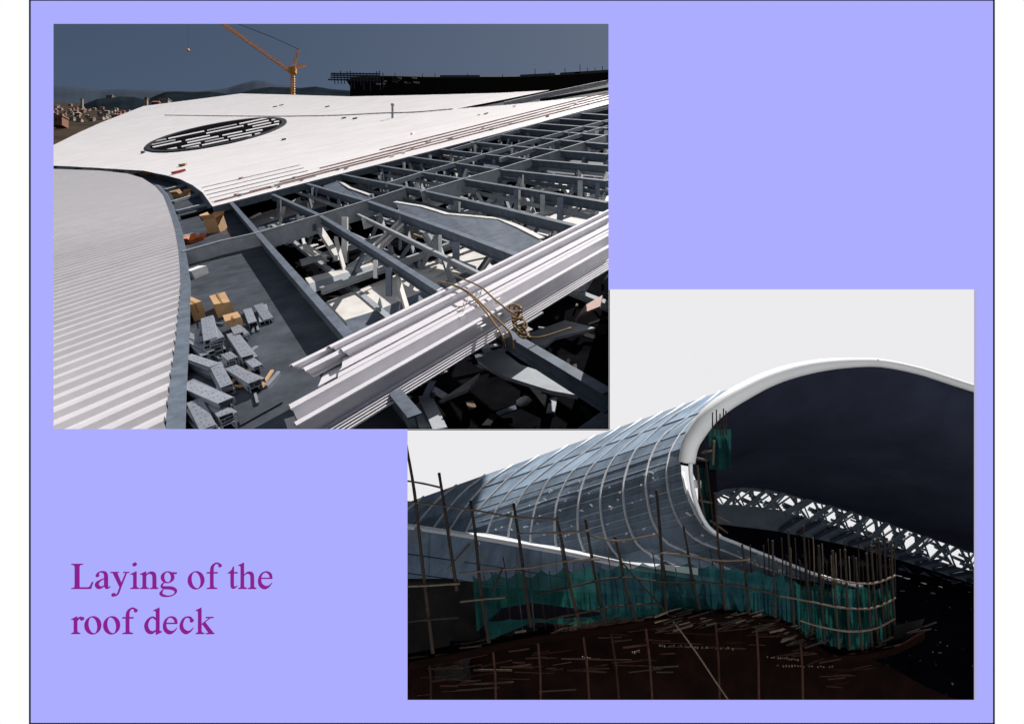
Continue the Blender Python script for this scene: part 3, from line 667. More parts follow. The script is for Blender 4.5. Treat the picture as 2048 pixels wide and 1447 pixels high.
def truss_under(pts, n, depth_, w):
    P0 = [S(*p) for p in pts]; L = [(q-p).length for p, q in zip(P0, P0[1:])]; T = sum(L)
    def at(f):
        d = f*T
        for p, q, l in zip(P0, P0[1:], L):
            if d <= l or q is P0[-1]: return p.lerp(q, min(1, d/l))
            d -= l
    dn = Vector((0, 0, -depth_))
    mb = MB()
    for k in range(n): mb.ibeam(at(k/n)+dn, at((k+1)/n)+dn, w*1.5, w*1.6, N1, .03)
    mb.build('lower_chord', M['steelmid'], frm)
    for k in range(n):
        a = at(k/n)+Vector((0, 0, -.4)); b = at((k+.5)/n)+dn; c = at((k+1)/n)+Vector((0, 0, -.4))
        for p, q in ((a, b), (b, c)):
            if random.random() < .3: continue
            mb = MB(); mb.ibeam(p, q, w, w, Vector((.3, -.6, .6)), .025); mb.build('web_member', M[random.choice(('steelwhite', 'steelmid', 'steel', 'steel'))], frm)
        if random.random() < .7:
            g = b+Vector((0, -.05, .1)); mb = MB(); mb.prism([g+E2*.35, g+Vector((0, 0, .35)), g-E2*.35, g-Vector((0, 0, .1))], [v+Vector((.03, .03, 0)) for v in (g+E2*.35, g+Vector((0, 0, .35)), g-E2*.35, g-Vector((0, 0, .1)))]); mb.build('gusset', M['steelmid'], frm)
    # loose plates carried on the lower chord
    for k in range(n):
        if random.random() < .6:
            g = at(random.random())+dn+Vector((0, 0, .12)); e = E1*random.uniform(.5, 1.6); f_ = E2*random.uniform(.2, .5); mb = MB(); mb.prism([g, g+e, g+e+f_, g+f_], [v-N1*.05 for v in (g, g+e, g+e+f_, g+f_)]); mb.build('plate', M[random.choice(('steelwhite', 'steelmid', 'steelwhite', 'seam'))], frm)
truss_under([(545, 388), (760, 503), (885, 582)], 7, 2.2, .16)
truss_under([(615, 367), (740, 403), (1060, 518)], 8, 2.3, .16)
truss_under([(684, 348), (840, 379), (1216, 466)], 10, 2.4, .16)
truss_under([(755, 330), (937, 359), (1216, 404)], 10, 2.4, .18)
truss_under([(820, 313), (1007, 339), (1216, 361)], 10, 2.4, .2)
truss_under([(880, 298), (1068, 319), (1216, 331)], 9, 2.4, .2)
truss_under([(940, 283), (1125, 301), (1216, 308)], 9, 2.4, .22)
truss_under([(1000, 269), (1216, 288)], 8, 2.4, .25)
truss_under([(1040, 257), (1216, 271)], 8, 2.4, .25)
# members under the bundle of sheets
plate([(955, 720), (985, 700), (1010, 705), (1040, 728), (1110, 752), (1155, 790), (1100, 780), (1010, 752), (985, 740)], 1.2, 'steelmid', .1, 'curved_plate')
plate([(800, 812), (845, 805), (880, 856), (830, 856)], 1.0, 'steelmid', .08, 'curved_plate')
plate([(880, 800), (960, 745), (935, 778), (905, 790)], 1.4, 'steelwhite', .08, 'curved_plate')
plate([(1060, 665), (1130, 640), (1190, 655), (1110, 675), (1090, 690), (1065, 690)], 1.4, 'steelmid', .08, 'curved_plate')
plate([(1150, 640), (1170, 610), (1205, 590), (1200, 612), (1160, 628)], 1.6, 'seam', .08, 'brown_board')
plate([(1155, 856), (1217, 812), (1217, 856)], .8, 'steel', .1, 'corner_plate')
plate([(1075, 470), (1100, 455), (1140, 455), (1120, 470), (1090, 482)], 3.0, 'carton', .08, 'brown_board')
plate([(805, 455), (835, 450), (850, 475), (815, 470)], 3.0, 'carton', .08, 'brown_board')
brace((850, 790), (880, 856), .9, .9, .3, 'steelmid'); brace((865, 785), (855, 812), .8, 1.3, .1, 'steel')
for k in range(90):   # odd cleats and bolts catching the sun
    x = random.uniform(520, 1210); y0 = max(410-(x-425)*.2576+12, 215); y = random.uniform(y0, min(560, y0+130)); L = random.uniform(3, 9)
    dr = random.uniform(1.2, 3.2); mb = MB(); a = S(x, y, drop=dr); b = S(x+L*random.choice((-1, 1)), y+random.uniform(-4, 4), drop=dr); mb.bar(a, b, random.uniform(.06, .16), .06, N1)
    mb.build('cleat', random.choice((M['steelwhite'], M['steelwhite'], M['steelmid'], M['seam'])), frm)
# floor far below the frame, shade put into its near-black colour
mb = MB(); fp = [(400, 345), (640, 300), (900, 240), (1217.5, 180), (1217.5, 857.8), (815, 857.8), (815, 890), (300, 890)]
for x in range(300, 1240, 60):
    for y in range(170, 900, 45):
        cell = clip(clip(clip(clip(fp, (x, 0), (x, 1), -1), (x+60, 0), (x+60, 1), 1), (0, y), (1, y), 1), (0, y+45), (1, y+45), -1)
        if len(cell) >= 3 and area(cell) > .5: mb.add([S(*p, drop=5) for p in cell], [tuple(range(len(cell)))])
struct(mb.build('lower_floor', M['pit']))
mb = MB(); c0 = S(1047, 802, drop=4); mb.tube([c0+Vector((dx, 0, dx*.35)) for dx in (-.22, -.18, -.06, .08, .18, .22)], [.02, .1, .15, .15, .1, .02], 9)
tag(mb.build('white_bag', M['white'], smooth=True), 'small white oval bag lying in the dark below the sheet bundle', 'bag')  # plain white bag, gives off no light

# ---- bundle of sheets
bd = thing('sheet_bundle', 'bundle of long pale profiled metal sheets roped together on the frame', 'sheet bundle', S(900, 650))
def bsheet(lines, th=.03):
    """lines: (left px, left py, height), all running to VP1, cut at the window side"""
    rows = []
    for (x, y, h) in lines:
        r = []
        for k in range(9):
            xx = x+(1219-x)*k/8; tpar = (xx-x)/(VP1[0]-x); yy = y+(VP1[1]-y)*tpar*1.0
            r.append(S(xx, yy, h))
        rows.append(r)
    mb = MB(); mb.grid(rows); lowr = [[p-N1*th for p in r] for r in rows]; mb.grid(lowr[::-1])
    mb.grid([rows[0], lowr[0]]); mb.grid([lowr[-1], rows[-1]]); mb.grid([[r[0] for r in lowr], [r[0] for r in rows]])
    return mb.build('sheet', M['bundle'], bd)
def bprof(prof, x0, dh=0., th=.025, x1=1219, mt='bundle', slant=0.):
    rows = []
    for j, (ya, h) in enumerate(prof):
        yb_ = ya+65*(h+dh); r = []; xs0 = x0+slant*j
        for k in range(9):
            xx = xs0+(x1-xs0)*k/8; yy = VP1[1]+(yb_-VP1[1])*(xx-VP1[0])/(1000-VP1[0]); r.append(S(xx, yy, h+dh))
        rows.append(r)
    mb = MB(); mb.grid(rows); lowr = [[p-N1*th for p in r] for r in rows]; mb.grid(lowr[::-1])
    mb.grid([rows[0], lowr[0]]); mb.grid([lowr[-1], rows[-1]]); mb.grid([[r[0] for r in lowr], [r[0] for r in rows]])
    return mb.build('sheet', M[mt], bd)
PA = [(527, .24), (525, .35), (526, .37), (530, .37), (532, .34), (539, .21), (540, .20), (539.5, .34), (540.5, .37), (547, .37), (549, .34), (557, .20), (560, .19)]
PC = [(589, -.05), (586, .36), (587.5, .39), (595, .39), (597, .36), (616, .08), (618.5, .05)]
PD = [(619, .08), (617, .33), (618.5, .36), (625, .36), (627.5, .33), (646, .05), (648, .03)]
bprof(PA, 659, .02, slant=4); bprof(PA, 583, -.05, slant=4)
bprof([(556, .20), (570, .20), (571, .225), (573, .225), (574, .19), (582, .19)], 690, .0, slant=-2); bprof([(554, .12), (578, .10)], 655, -.06, slant=-18)
bprof(PC, 584, .0, slant=3); bprof(PD, 592, .0, slant=4)
for k in range(5): bprof([(646+4.6*k, .04-.035*k), (650.2+4.6*k, .035-.035*k), (651+4.6*k, -.01-.035*k)], 600+5*k, .0, .012, slant=1)
bprof([(588, .10), (610, .0), (640, -.05), (668, -.14)], 600, -.05)
mb = MB(); mb.bar(S(576, 826, -.1), S(588, 856, -.1), .2, .4, N1); mb.build('end_block', M['bundle'], bd)
# spacer clips under the rope
for x, y in ((885, 577), (912, 590), (925, 620), (935, 628), (928, 634), (965, 650), (972, 655), (1000, 668), (1015, 672), (1000, 600), (960, 585), (1006, 630)):
    mb = MB(); mb.bar(S(x-4, y+2+28, .40), S(x+5, y-3+28, .40), .07, .10, N1); mb.build('spacer_clip', M['white'], bd)
rp = thing('rope', 'brown rope lashed and knotted around the sheet bundle', 'rope', S(1000, 640))
def rk(x, y): return .9*F/depth1(x, y)
def ropeline(pts, r=.024):
    mb = MB(); mb.tube([S(x, y+rk(x, y)*(h+.16), h+.16) for x, y, h in catmull(pts, 5)], r, 6); mb.build('rope_strand', M['rope'], rp, True)
ropeline([(880, 568, .2), (890, 568, .3), (915, 575, .32), (940, 588, .32), (965, 612, .3), (990, 643, .28), (1008, 668, .3), (1012, 684, .18), (1012, 694, .0)])
ropeline([(886, 566, .2), (905, 571, .34), (935, 583, .34), (958, 600, .32), (990, 632, .3), (1015, 655, .3), (1026, 668, .28), (1028, 685, .1), (1029, 700, -.05)])
ropeline([(910, 553, .25), (930, 561, .33), (968, 578, .35), (995, 602, .33), (1020, 622, .32), (1036, 633, .32)])
for k in range(7):
    cx, cy = 1036+k*2.2, 620+k*8; rr = random.uniform(8, 14)
    an = random.uniform(0, 3); sq = random.uniform(.35, .9)
    ropeline([(cx+random.uniform(-3, 3)+rr*math.cos(a*.9)*math.cos(an)-rr*sq*math.sin(a*.9)*math.sin(an), cy+rr*math.cos(a*.9)*math.sin(an)+rr*sq*math.sin(a*.9)*math.cos(an), .3-.03*k+.05*math.sin(a*2+k)) for a in range(8)], .026)
ropeline([(1050, 665, .15), (1066, 675, .0), (1090, 672, -.1), (1140, 655, -.3)], .02)
ropeline([(935, 600, .2), (925, 634, .22)], .008); ropeline([(970, 580, .3), (958, 616, .22)], .008); ropeline([(942, 600, .3), (930, 630, .22)], .008)

# ---- things lying in the gutter
def carton(px, py, yaw, L, Wd, Hh, label, openflap=False, m='carton', tape=True, drop=GD):
    t = thing('carton', label, 'carton', frame=plane_frame(S(px, py, drop=drop), yaw))
    mb = MB()
    if openflap:
        w = .015
        for c, d in (((0, 0, w/2), (L, Wd, w)), ((L/2, 0, Hh/2), (w, Wd, Hh)), ((-L/2, 0, Hh/2), (w, Wd, Hh)), ((0, Wd/2, Hh/2), (L, w, Hh)), ((0, -Wd/2, Hh/2), (L, w, Hh))): mb.box(c, d)
    else: mb.box((0, 0, Hh/2), (L, Wd, Hh))
    mb.v = [tuple(c+random.uniform(-.03, .03) for c in v) if not openflap else v for v in mb.v]
    mb.build('body', M[m], t)
    if openflap:
        for sx, sy, a in ((1, 0, .6), (-1, 0, .9), (0, 1, 1.1), (0, -1, .3)):
            f_ = MB(); q = Wd*.45
            if sx: f_.add([(sx*L/2, -Wd/2, Hh), (sx*L/2, Wd/2, Hh), (sx*(L/2+q*math.cos(a)), Wd/2, Hh+q*math.sin(a)), (sx*(L/2+q*math.cos(a)), -Wd/2, Hh+q*math.sin(a)), (sx*L/2+.01, -Wd/2, Hh-.01), (sx*L/2+.01, Wd/2, Hh-.01)], [(0, 1, 2, 3), (4, 3, 2, 5)])
            else: f_.add([(-L/2, sy*Wd/2, Hh), (L/2, sy*Wd/2, Hh), (L/2, sy*(Wd/2+q*math.cos(a)), Hh+q*math.sin(a)), (-L/2, sy*(Wd/2+q*math.cos(a)), Hh+q*math.sin(a)), (-L/2, sy*Wd/2+.01, Hh-.01), (L/2, sy*Wd/2+.01, Hh-.01)], [(0, 1, 2, 3), (4, 3, 2, 5)])
            f_.build('flap', M[m], t)
    elif tape:
        f_ = MB(); f_.box((0, 0, Hh+.004), (L+.01, .06, .006)); f_.box((L/2+.004, 0, Hh*.7), (.006, .06, Hh*.5)); f_.box((-L/2-.004, 0, Hh*.7), (.006, .06, Hh*.5)); f_.build('tape', M['tape'], t)
    return t
carton(436, 462, .55, .95, .8, .85, 'open brown carton with raised flaps standing in the gutter', True)
carton(366, 398, .3, 1.2, .9, .5, 'crumpled open brown carton far up the gutter', True)
carton(300, 347, .3, 1.4, .8, .5, 'small tan carton at the bend of the gutter')
carton(390, 482, .25, 1.1, .6, .12, 'flat carton tray edged in orange', True, 'orange')
carton(384, 478, .25, .8, .5, .32, 'white carton sitting in the orange edged tray', False, 'white', False)
carton(396, 552, .2, .8, .5, .36, 'small pale box with black print lying in the gutter', False, 'white', False)
carton(388, 632, 1.35, 1.7, .40, .62, 'long closed brown carton leaning by the gutter wall')
carton(448, 622, 1.15, 1.75, .55, .5, 'taped brown carton behind the bracket stacks')
carton(468, 645, 1.15, .6, .5, .22, 'small torn brown carton piece on the brackets', drop=GD-.3)
for k in range(6):
    pm_ = MB(); pm_.box((-.15+.06*k, -.194, .16), (.03, .004, .12)); o = pm_.build('print_mark', M['hole'], [x for x in bpy.data.objects if x.get('label', '').startswith('small pale box')][0])
def brackets(px, py, yaw, n, L, w, label, tilt=0., drop=GD, step=.05):
    t = thing('bracket_stack', label, 'bracket stack', frame=plane_frame(S(px, py, drop=drop), yaw), group='stacks of perforated brackets')
    w *= .74; L *= 1.15
    plate_m = MB(); plate_m.box((0, 0, .012), (L, w, .018)); plate_m.box((0, w/2-.01, -.05), (L, .018, .11)); plate_m.box((0, -w/2+.01, -.05), (L, .018, .11))
    hole_m = MB(); nh = 7
    for k in range(nh):
        for dy in (-.05, .05): hole_m.box((-L/2+L*(k+.5)/nh, dy+.02*(k % 2), .0225), (.03, .022, .003))
    first = None
    for k in range(n):
        o = plate_m.build('bracket', M['bracket'], t) if first is None else first.copy()
        if first is not None: col.objects.link(o); o.parent = t
        first = first or o
        o.location = (random.uniform(-.06, .06)+tilt*k*.05, random.uniform(-.04, .04), .12+k*step); o.rotation_euler = (random.uniform(-.05, .05), random.uniform(-.04, .04), random.uniform(-.08, .08))
    h = hole_m.build('bolt_holes', M['hole'], o); h['kind'] = 'stuff'
    return t
brackets(430, 690, 1.15, 9, 2.1, .52, 'tall stack of perforated grey brackets leaning on the brown cartons', .4)
brackets(487, 705, 1.15, 4, 2.3, .42, 'low stack of long perforated brackets beside the tall stack')
brackets(530, 632, 1.1, 2, 1.7, .42, 'pair of perforated brackets lying apart near the shadow edge')
brackets(502, 640, 1.1, 2, 1.9, .36, 'perforated brackets lying next to the taped brown carton')
brackets(414, 815, 1.42, 10, 1.9, .50, 'splayed stack of pale brackets at the front of the gutter', -.8, step=.045)
brackets(492, 765, 1.35, 4, 1.6, .42, 'dark half-shaded brackets beside the splayed stack')
brackets(398, 705, 1.35, 4, 2.0, .30, 'thin bracket pile squeezed against the gutter wall')
brackets(462, 730, 1.3, 4, .6, .36, 'short bracket offcuts in front of the tall stack', drop=GD-.1)
brackets(388, 738, 2.2, 3, .6, .2, 'crossed bracket offcuts by the gutter wall')
for (px, py, yw, n_, L_, w_, lb) in ((405, 742, 1.5, 5, 1.7, .4, 'bracket stack half hidden behind the splayed stack'), (440, 838, 1.35, 6, 1.5, .42, 'bracket stack at the near end of the gutter'), (448, 770, 1.2, 5, 1.6, .4, 'bracket stack between the splayed stack and the short offcuts'),
    (385, 690, 1.4, 5, 1.8, .3, 'bracket pile beside the long closed carton'), (478, 668, 1.2, 4, 1.6, .36, 'brackets resting under the small torn carton piece'), (412, 860, 1.3, 7, 1.5, .45, 'tilted bracket stack below the splayed stack'), (505, 730, 1.2, 2, 1.4, .34, 'thin pair of brackets beyond the low long stack')):
    brackets(px, py, yw, n_, L_, w_, lb)
for k in range(26):
    x = random.uniform(385, 540); y = random.uniform(640, 850); e = (E2*random.uniform(.3, .9)+E1*random.uniform(-.5, .5)); mb = MB(); p0 = S(x, y, drop=GD)+N1*.04; mb.bar(p0, p0+e, random.uniform(.05, .16), .05, N1, .03)
    k_n, k_m = random.choice((('grey', 'bracket'), ('dark', 'steel'), ('brown', 'carton'))); tag(mb.build('loose_strip', M[k_m]), 'loose %s strip lying among the bracket stacks' % k_n, 'strip', 'loose strips in the gutter')
dbs = thing('floor_rubble', 'scattered planks and props on the dark floor under the frame', 'rubble', S(900, 520, drop=5))
for k in range(150):
    x = random.uniform(480, 1210); y0 = max(412-(x-425)*.2576+20, 225); y = random.uniform(y0, 850 if x < 1205 else 600); p0 = S(x, y, drop=4.9); L_ = random.uniform(.3, 1.6)*(1+depth1(x, y)/60)
    e = (E1*random.uniform(-1, 1)+E2*random.uniform(-1, 1)).normalized()*L_; mb = MB(); mb.bar(p0, p0+e+N1*random.uniform(0, .4), random.uniform(.06, .35), .06, N1, .08); mb.build('plank', M[random.choice(('steelmid', 'steel', 'concrete', 'concrete', 'steel', 'rubbish', 'rubbish'))], dbs)
mb = MB(); a = [S(x, y, drop=GD-.05) for x, y in ((478, 838), (560, 795), (565, 803), (480, 850))]; mb.prism(a, [p-N1*.03 for p in a]); tag(mb.build('timber_board', M['gutter']), 'flat grey board lying beyond the splayed bracket stack', 'board')
mb = MB(); mb.bar(S(346, 349, .1), S(370, 343, .1), .5, .25, N1, .2); tag(mb.build('red_cloth', M['red']), 'red cloth strip left on the white deck corner', 'cloth')
mb = MB(); mb.bar(S(360, 333, .1), S(373, 331, .1), .5, .3, N1, .2); tag(mb.build('cloth', M['carton']), 'tan scrap above the red cloth on the white deck', 'scrap')
mb = MB(); mb.bar(S(284, 307, .1), S(290, 306, .1), .6, .4, N1, .3); tag(mb.build('dark_block', M['steel']), 'small dark block below the oval opening', 'block')

# ================================================================== LOWER WINDOW: hooded roof edge with bamboo scaffold
sk = MB(); rows = []
for r in range(9):
    py = 480+r*95; rows.append([P(x, py, 135-15*math.cos((x-1300)/700)) for x in range(600, 2300, 85)])
sk.grid(rows); struct(sk.build('sky', M['sky2']))
RIBS = [
 [(1512, 757), (1445, 797), (1398, 840), (1371, 885), (1363, 925), (1367, 965), (1381, 1005), (1412, 1058), (1480, 1090), (1560, 1122), (1640, 1152), (1720, 1172)],
 [(1471, 775), (1414, 817), (1372, 855), (1346, 893), (1335, 930), (1335, 962), (1342, 1000), (1362, 1047), (1400, 1082), (1460, 1103), (1522, 1130), (1600, 1155)],
 [(1440, 783), (1385, 828), (1342, 858), (1317, 884), (1300, 920), (1292, 955), (1294, 990), (1305, 1039), (1330, 1080), (1365, 1099), (1405, 1115), (1470, 1140)],
 [(1410, 793), (1342, 835), (1297, 876), (1274, 897), (1258, 928), (1248, 962), (1247, 994), (1253, 1035), (1268, 1075), (1280, 1092), (1310, 1112), (1350, 1128)],
 [(1375, 804), (1317, 842), (1274, 874), (1233, 911), (1215, 940), (1203, 975), (1201, 1005), (1204, 1040), (1210, 1065), (1217, 1084), (1230, 1104), (1245, 1120)],
 [(1340, 814), (1285, 850), (1245, 880), (1210, 909), (1185, 932), (1170, 957), (1160, 985), (1156, 1020), (1156, 1050), (1158, 1070), (1163, 1085), (1169, 1103)],
 [(1300, 827), (1240, 868), (1205, 895), (1177, 917), (1150, 938), (1135, 958), (1124, 980), (1113, 1006), (1110, 1040), (1110, 1060), (1111, 1075), (1113, 1092)],
 [(1255, 843), (1200, 882), (1165, 908), (1130, 932), (1103, 953), (1090, 973), (1080, 993), (1070, 1015), (1065, 1040), (1063, 1055), (1062, 1068), (1062, 1085)],
 [(1205, 861), (1155, 895), (1120, 920), (1090, 943), (1062, 967), (1048, 985), (1037, 1003), (1028, 1022), (1022, 1040), (1020, 1050), (1018, 1060), (1017, 1074)],
 [(1150, 881), (1105, 912), (1075, 935), (1048, 958), (1023, 981), (1010, 995), (1000, 1008), (992, 1020), (985, 1035), (981, 1045), (978, 1053), (974, 1066)],
 [(1090, 903), (1050, 930), (1020, 953), (1000, 973), (980, 993), (968, 1006), (958, 1017), (950, 1027), (943, 1039), (940, 1047), (937, 1054), (932, 1064)],
 [(1035, 924), (1000, 946), (975, 965), (955, 984), (940, 1002), (932, 1012), (925, 1021), (918, 1030), (911, 1040), (908, 1047), (905, 1053), (900, 1060)],
 [(980, 943), (950, 963), (930, 980), (915, 995), (903, 1010), (895, 1018), (888, 1027), (882, 1035), (876, 1042), (873, 1048), (870, 1053), (866, 1058)],
 [(920, 965), (895, 982), (878, 996), (866, 1009), (856, 1020), (850, 1027), (845, 1033), (840, 1039), (836, 1045), (834, 1049), (831, 1052), (828, 1055)],
 [(855, 988), (835, 1001), (822, 1012), (812, 1021), (805, 1029), (800, 1034), (796, 1038), (792, 1042), (789, 1046), (787, 1048), (785, 1050), (782, 1052)],
 [(780, 1014), (765, 1022), (755, 1030), (748, 1036), (742, 1040), (738, 1043), (735, 1045), (732, 1047), (730, 1048), (728, 1049), (726, 1050), (724, 1051)]]
def rdepth(i, v): return 26+3.0*i+6.5*(1-v)**1.6-1.0*v
SUBV = 3
CK = [810+15*k for k in range(31)]
def cval(x, y):
    c = y
    for _ in range(6): c = y+interp([(810, .354), (930, .31), (1100, .24), (1260, .20)], c)*(x-1363)
    return c
RP = []; CM = []
for i, r in enumerate(RIBS):
    fine = catmull(r, 10); cs = [cval(x, y) for x, y in fine]; row = []
    cs[0] = 810.; CM.append(cs[-1])
    for c in CK:
        pt_ = fine[-1]
        for (p, q, c0_, c1_) in zip(fine, fine[1:], cs, cs[1:]):
            if c0_ <= c <= c1_ and c1_ > c0_:
                f_ = (c-c0_)/(c1_-c0_); pt_ = (p[0]+(q[0]-p[0])*f_, p[1]+(q[1]-p[1])*f_); break
        cc = min(c, cs[-1]); g_ = (cc-810)/440
        row.append(P(pt_[0], pt_[1], 26+3.0*i+8.0*max(0, 1-g_)**1.12-1.5*g_))
    RP.append(row)
hood = thing('hooded_roof', 'blue grey lined hood of a curved roof ribbed with pale battens', 'roof', P(1200, 1100, 36))
NV = len(RP[0]); cen = P(1250, 1000, 60)
def shellpt(i, t, v):
    a = RP[i][v]; b = RP[i+1][v]; a0 = RP[max(i-1, 0)][v]; b1 = RP[min(i+2, len(RP)-1)][v]
    q = a.lerp(b, t); return q
LIFT = [(random.random()-.5)*.03 for _ in range(NV)]
for i in range(len(RP)-1):
    for v in range(0, NV-1):
        step = 2
        if v % step or (CK[v] >= CM[i] and CK[v] >= CM[i+1]): continue
        vt = min(v+step, NV-1)
        lift = LIFT[v]
        mb = MB(); ins = 0.
        r0 = [shellpt(i, t, v) for t in (ins, .5, 1-ins)]; r1 = [shellpt(i, t, vt) for t in (ins, .5, 1-ins)]
        e = .05
        q0 = [a.lerp(b, e*.4) for a, b in zip(r0, r1)]; q1 = [a.lerp(b, 1-e) for a, b in zip(r0, r1)]
        nn = (q0[2]-q0[0]).cross(q1[0]-q0[0])
        if nn.length < 1e-6: continue
        nn.normalize()
        if nn.dot(-q0[0]+Vector((0, 0, CZ))) < 0: nn = -nn
        q0 = [p+nn*(.03+lift) for p in q0]; q1 = [p+nn*(.065+lift) for p in q1]
        mb.grid([q0, q1]); mb.grid([q1, [p-nn*.08 for p in q1]])
        mb.build('lining_panel', M['shell'], hood)
mb = MB(); mb.grid([[p+Vector((0, .10, -.02)) for p in r] for r in RP]); mb.build('under_sheet', M['shell'], hood)
for i in range(1, len(RP)-1):
    rad = .075+.006*i; eye_ = Vector((0, 0, CZ))
    mb = MB(); mb.tube([p+(eye_-p).normalized()*.24 for j, p in enumerate(RP[i]) if j == 0 or (p-RP[i][j-1]).length > 1e-4], rad, 6); mb.build('batten', M['rib'], hood, True)
mb = MB(); mb.tube([p-Vector((0, .2, -.05)) for j, p in enumerate(RP[0]) if CK[j] > 935 and (p-RP[0][j-1]).length > 1e-4], .075, 6); mb.build('batten', M['rib'], hood, True)
mb = MB(); mb.tube([P(x, y, interp([(0, 26.0), (1, 27)], 0)) for x, y in catmull([(1381, 925), (1382, 950), (1388, 990), (1402, 1030), (1418, 1055), (1440, 1072)], 3)], .09, 6); mb.build('batten', M['rib'], hood, True)
for v in range(2, 30):
    if v % 7 == 3: continue
    pts = [RP[i][v]+(Vector((0, 0, CZ))-RP[i][v]).normalized()*.12 for i in range(len(RP)) if CK[v] < CM[i]]
    if len(pts) > 2: mb = MB(); mb.tube(pts, .028 if v % 2 else .018, 4); mb.build('lap_strip', M['rib2'], hood)
# small pale fixings on the lining
for k in range(60):
    i = random.randint(0, 8); v = random.randint(6, max(8, min(NV-4, int((CM[i]-830)/15)))); p = shellpt(i, random.random(), v)
    mb = MB(); a = p+Vector((-.05, -.28, .1)); mb.bar(a, a+Vector((random.uniform(-.3, .3), 0, random.uniform(-.15, .15))), .07, .09); mb.build('fixing_clip', M['rib'], hood)
# white rim
rc = [(1370, 924, 14.5, 26.3), (1376, 890, 15.5, 26.3), (1391, 862, 16.5, 26.4), (1414, 832, 17, 26.5), (1446, 805, 16.5, 26.7), (1484, 782, 16, 27), (1530, 759, 14.5, 27.4), (1580, 742, 13, 27.9), (1640, 730, 11, 28.4), (1700, 725, 9, 29), (1760, 726, 7.5, 29.5), (1830, 740, 7, 30), (1900, 762, 7, 30.6), (1990, 793, 7, 31.4), (2120, 850, 7, 33), (2260, 930, 7, 35)]
rcs = catmull(rc, 4); mb = MB(); mb.tube([P(x+4, y, d) for x, y, r, d in rcs], [1.12*r/F*d for x, y, r, d in rcs], 14); rim = mb.build('rim', M['rim'], hood, True); rim['label'] = 'smooth white rolled rim'
mb = MB(); mb.tube([P(1755, 729, 29.3), P(1755, 718, 29.3)], .05, 5); mb.build('lightning_rod', M['steel'], rim)
mb = MB(); mb.tube([P(1374, 930, 26.3), P(1375, 921, 26.3)], .26, 12); mb.build('open_end', M['hole'], rim)
# soffit behind the rim, lack of light put into its dark navy
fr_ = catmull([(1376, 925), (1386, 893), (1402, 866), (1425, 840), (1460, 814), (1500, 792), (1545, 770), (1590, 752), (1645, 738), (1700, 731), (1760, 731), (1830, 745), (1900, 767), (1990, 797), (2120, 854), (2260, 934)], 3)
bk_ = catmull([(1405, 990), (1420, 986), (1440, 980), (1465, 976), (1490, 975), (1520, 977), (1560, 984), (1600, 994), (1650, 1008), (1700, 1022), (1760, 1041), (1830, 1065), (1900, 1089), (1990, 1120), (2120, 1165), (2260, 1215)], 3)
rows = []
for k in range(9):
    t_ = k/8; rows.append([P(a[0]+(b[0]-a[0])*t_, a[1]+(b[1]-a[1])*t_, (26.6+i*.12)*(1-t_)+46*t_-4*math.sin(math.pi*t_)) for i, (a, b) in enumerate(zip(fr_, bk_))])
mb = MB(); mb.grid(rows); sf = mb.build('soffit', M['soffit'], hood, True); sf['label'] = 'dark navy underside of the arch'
mb = MB(); mb.grid([[p+Vector((0, .25, .3))*min(1, k*.5) for p in r] for k, r in enumerate(rows)][::-1]); mb.build('upper_skin', M['deckgrey'], hood, True)
# truss seen through the opening
tr = thing('arched_truss', 'dark blue truss girder with bright sky between its diagonals', 'truss', P(1700, 1100, 46))
TD = 46.2
tl = lambda x: interp([(1405, 990), (1440, 978), (1490, 973), (1560, 981), (1650, 1003), (1760, 1036), (1900, 1083), (2000, 1118)], x)
ml = lambda x: interp([(1405, 1004), (1500, 1011), (1560, 1019), (1620, 1036), (1700, 1060), (1800, 1096), (1900, 1128), (2000, 1159)], x)
bl = lambda x: interp([(1405, 1045), (1550, 1062), (1700, 1092), (1800, 1120), (1948, 1168), (2000, 1185)], x)
X = list(range(1405, 2000, 15))
mb = MB(); mb.grid([[P(x, ml(x), TD) for x in X], [P(x, bl(x), TD-.2) for x in X], [P(x, bl(x), TD+.8) for x in X]]); mb.build('girder_web', M['girder'], tr)
for fn, w in ((tl, .22), (ml, .2)):
    mb = MB()
    for a, b in zip(X, X[1:]): mb.bar(P(a, fn(a), TD-.1), P(b, fn(b), TD-.1), w, w)
    mb.build('chord', M['girder'], tr)
x = 1408
while x < 1990:
    sp_ = random.uniform(34, 52)
    for (xa, xb_, w, tz) in ((x, x+46+random.uniform(-8, 8), random.uniform(.22, .4), 0), (x+sp_*.5, x+sp_*.5-6, .2, .15), (x+sp_*.9, x+4, .16, .3), (x+12, x+62, .1, .45), (x+sp_*.3, x+sp_*1.1, .1, .5), (x+sp_, x+sp_*.55, .08, .6)):
        if random.random() < .12: continue
        mb = MB(); mb.bar(P(xa, ml(xa)+4, TD-.25+tz), P(xb_, tl(xb_)-2, TD-.25+tz), w, .12, Vector((0, 1, 0))); mb.build('diagonal', M['girder'], tr)
    for q in range(4):
        c0 = random.uniform(.1, .9); xx = x+random.uniform(0, 30); yy = tl(xx)*(1-c0)+ml(xx)*c0; mb = MB(); mb.bar(P(xx-9, yy-2, TD+.7+q*.1), P(xx+12, yy+7, TD+.7+q*.1), random.uniform(.12, .3), .3, Vector((0, 1, 0))); mb.build('gusset', M['girder'], tr)
    x += sp_
for k in range(12):
    x = 1560+k*34; mb = MB(); mb.bar(P(x, bl(x)-3, TD-.4), P(x+45, ml(x+45), TD-.4), .25, .1, Vector((0, 1, 0))); mb.build('stiffener', M['soffit'], tr)
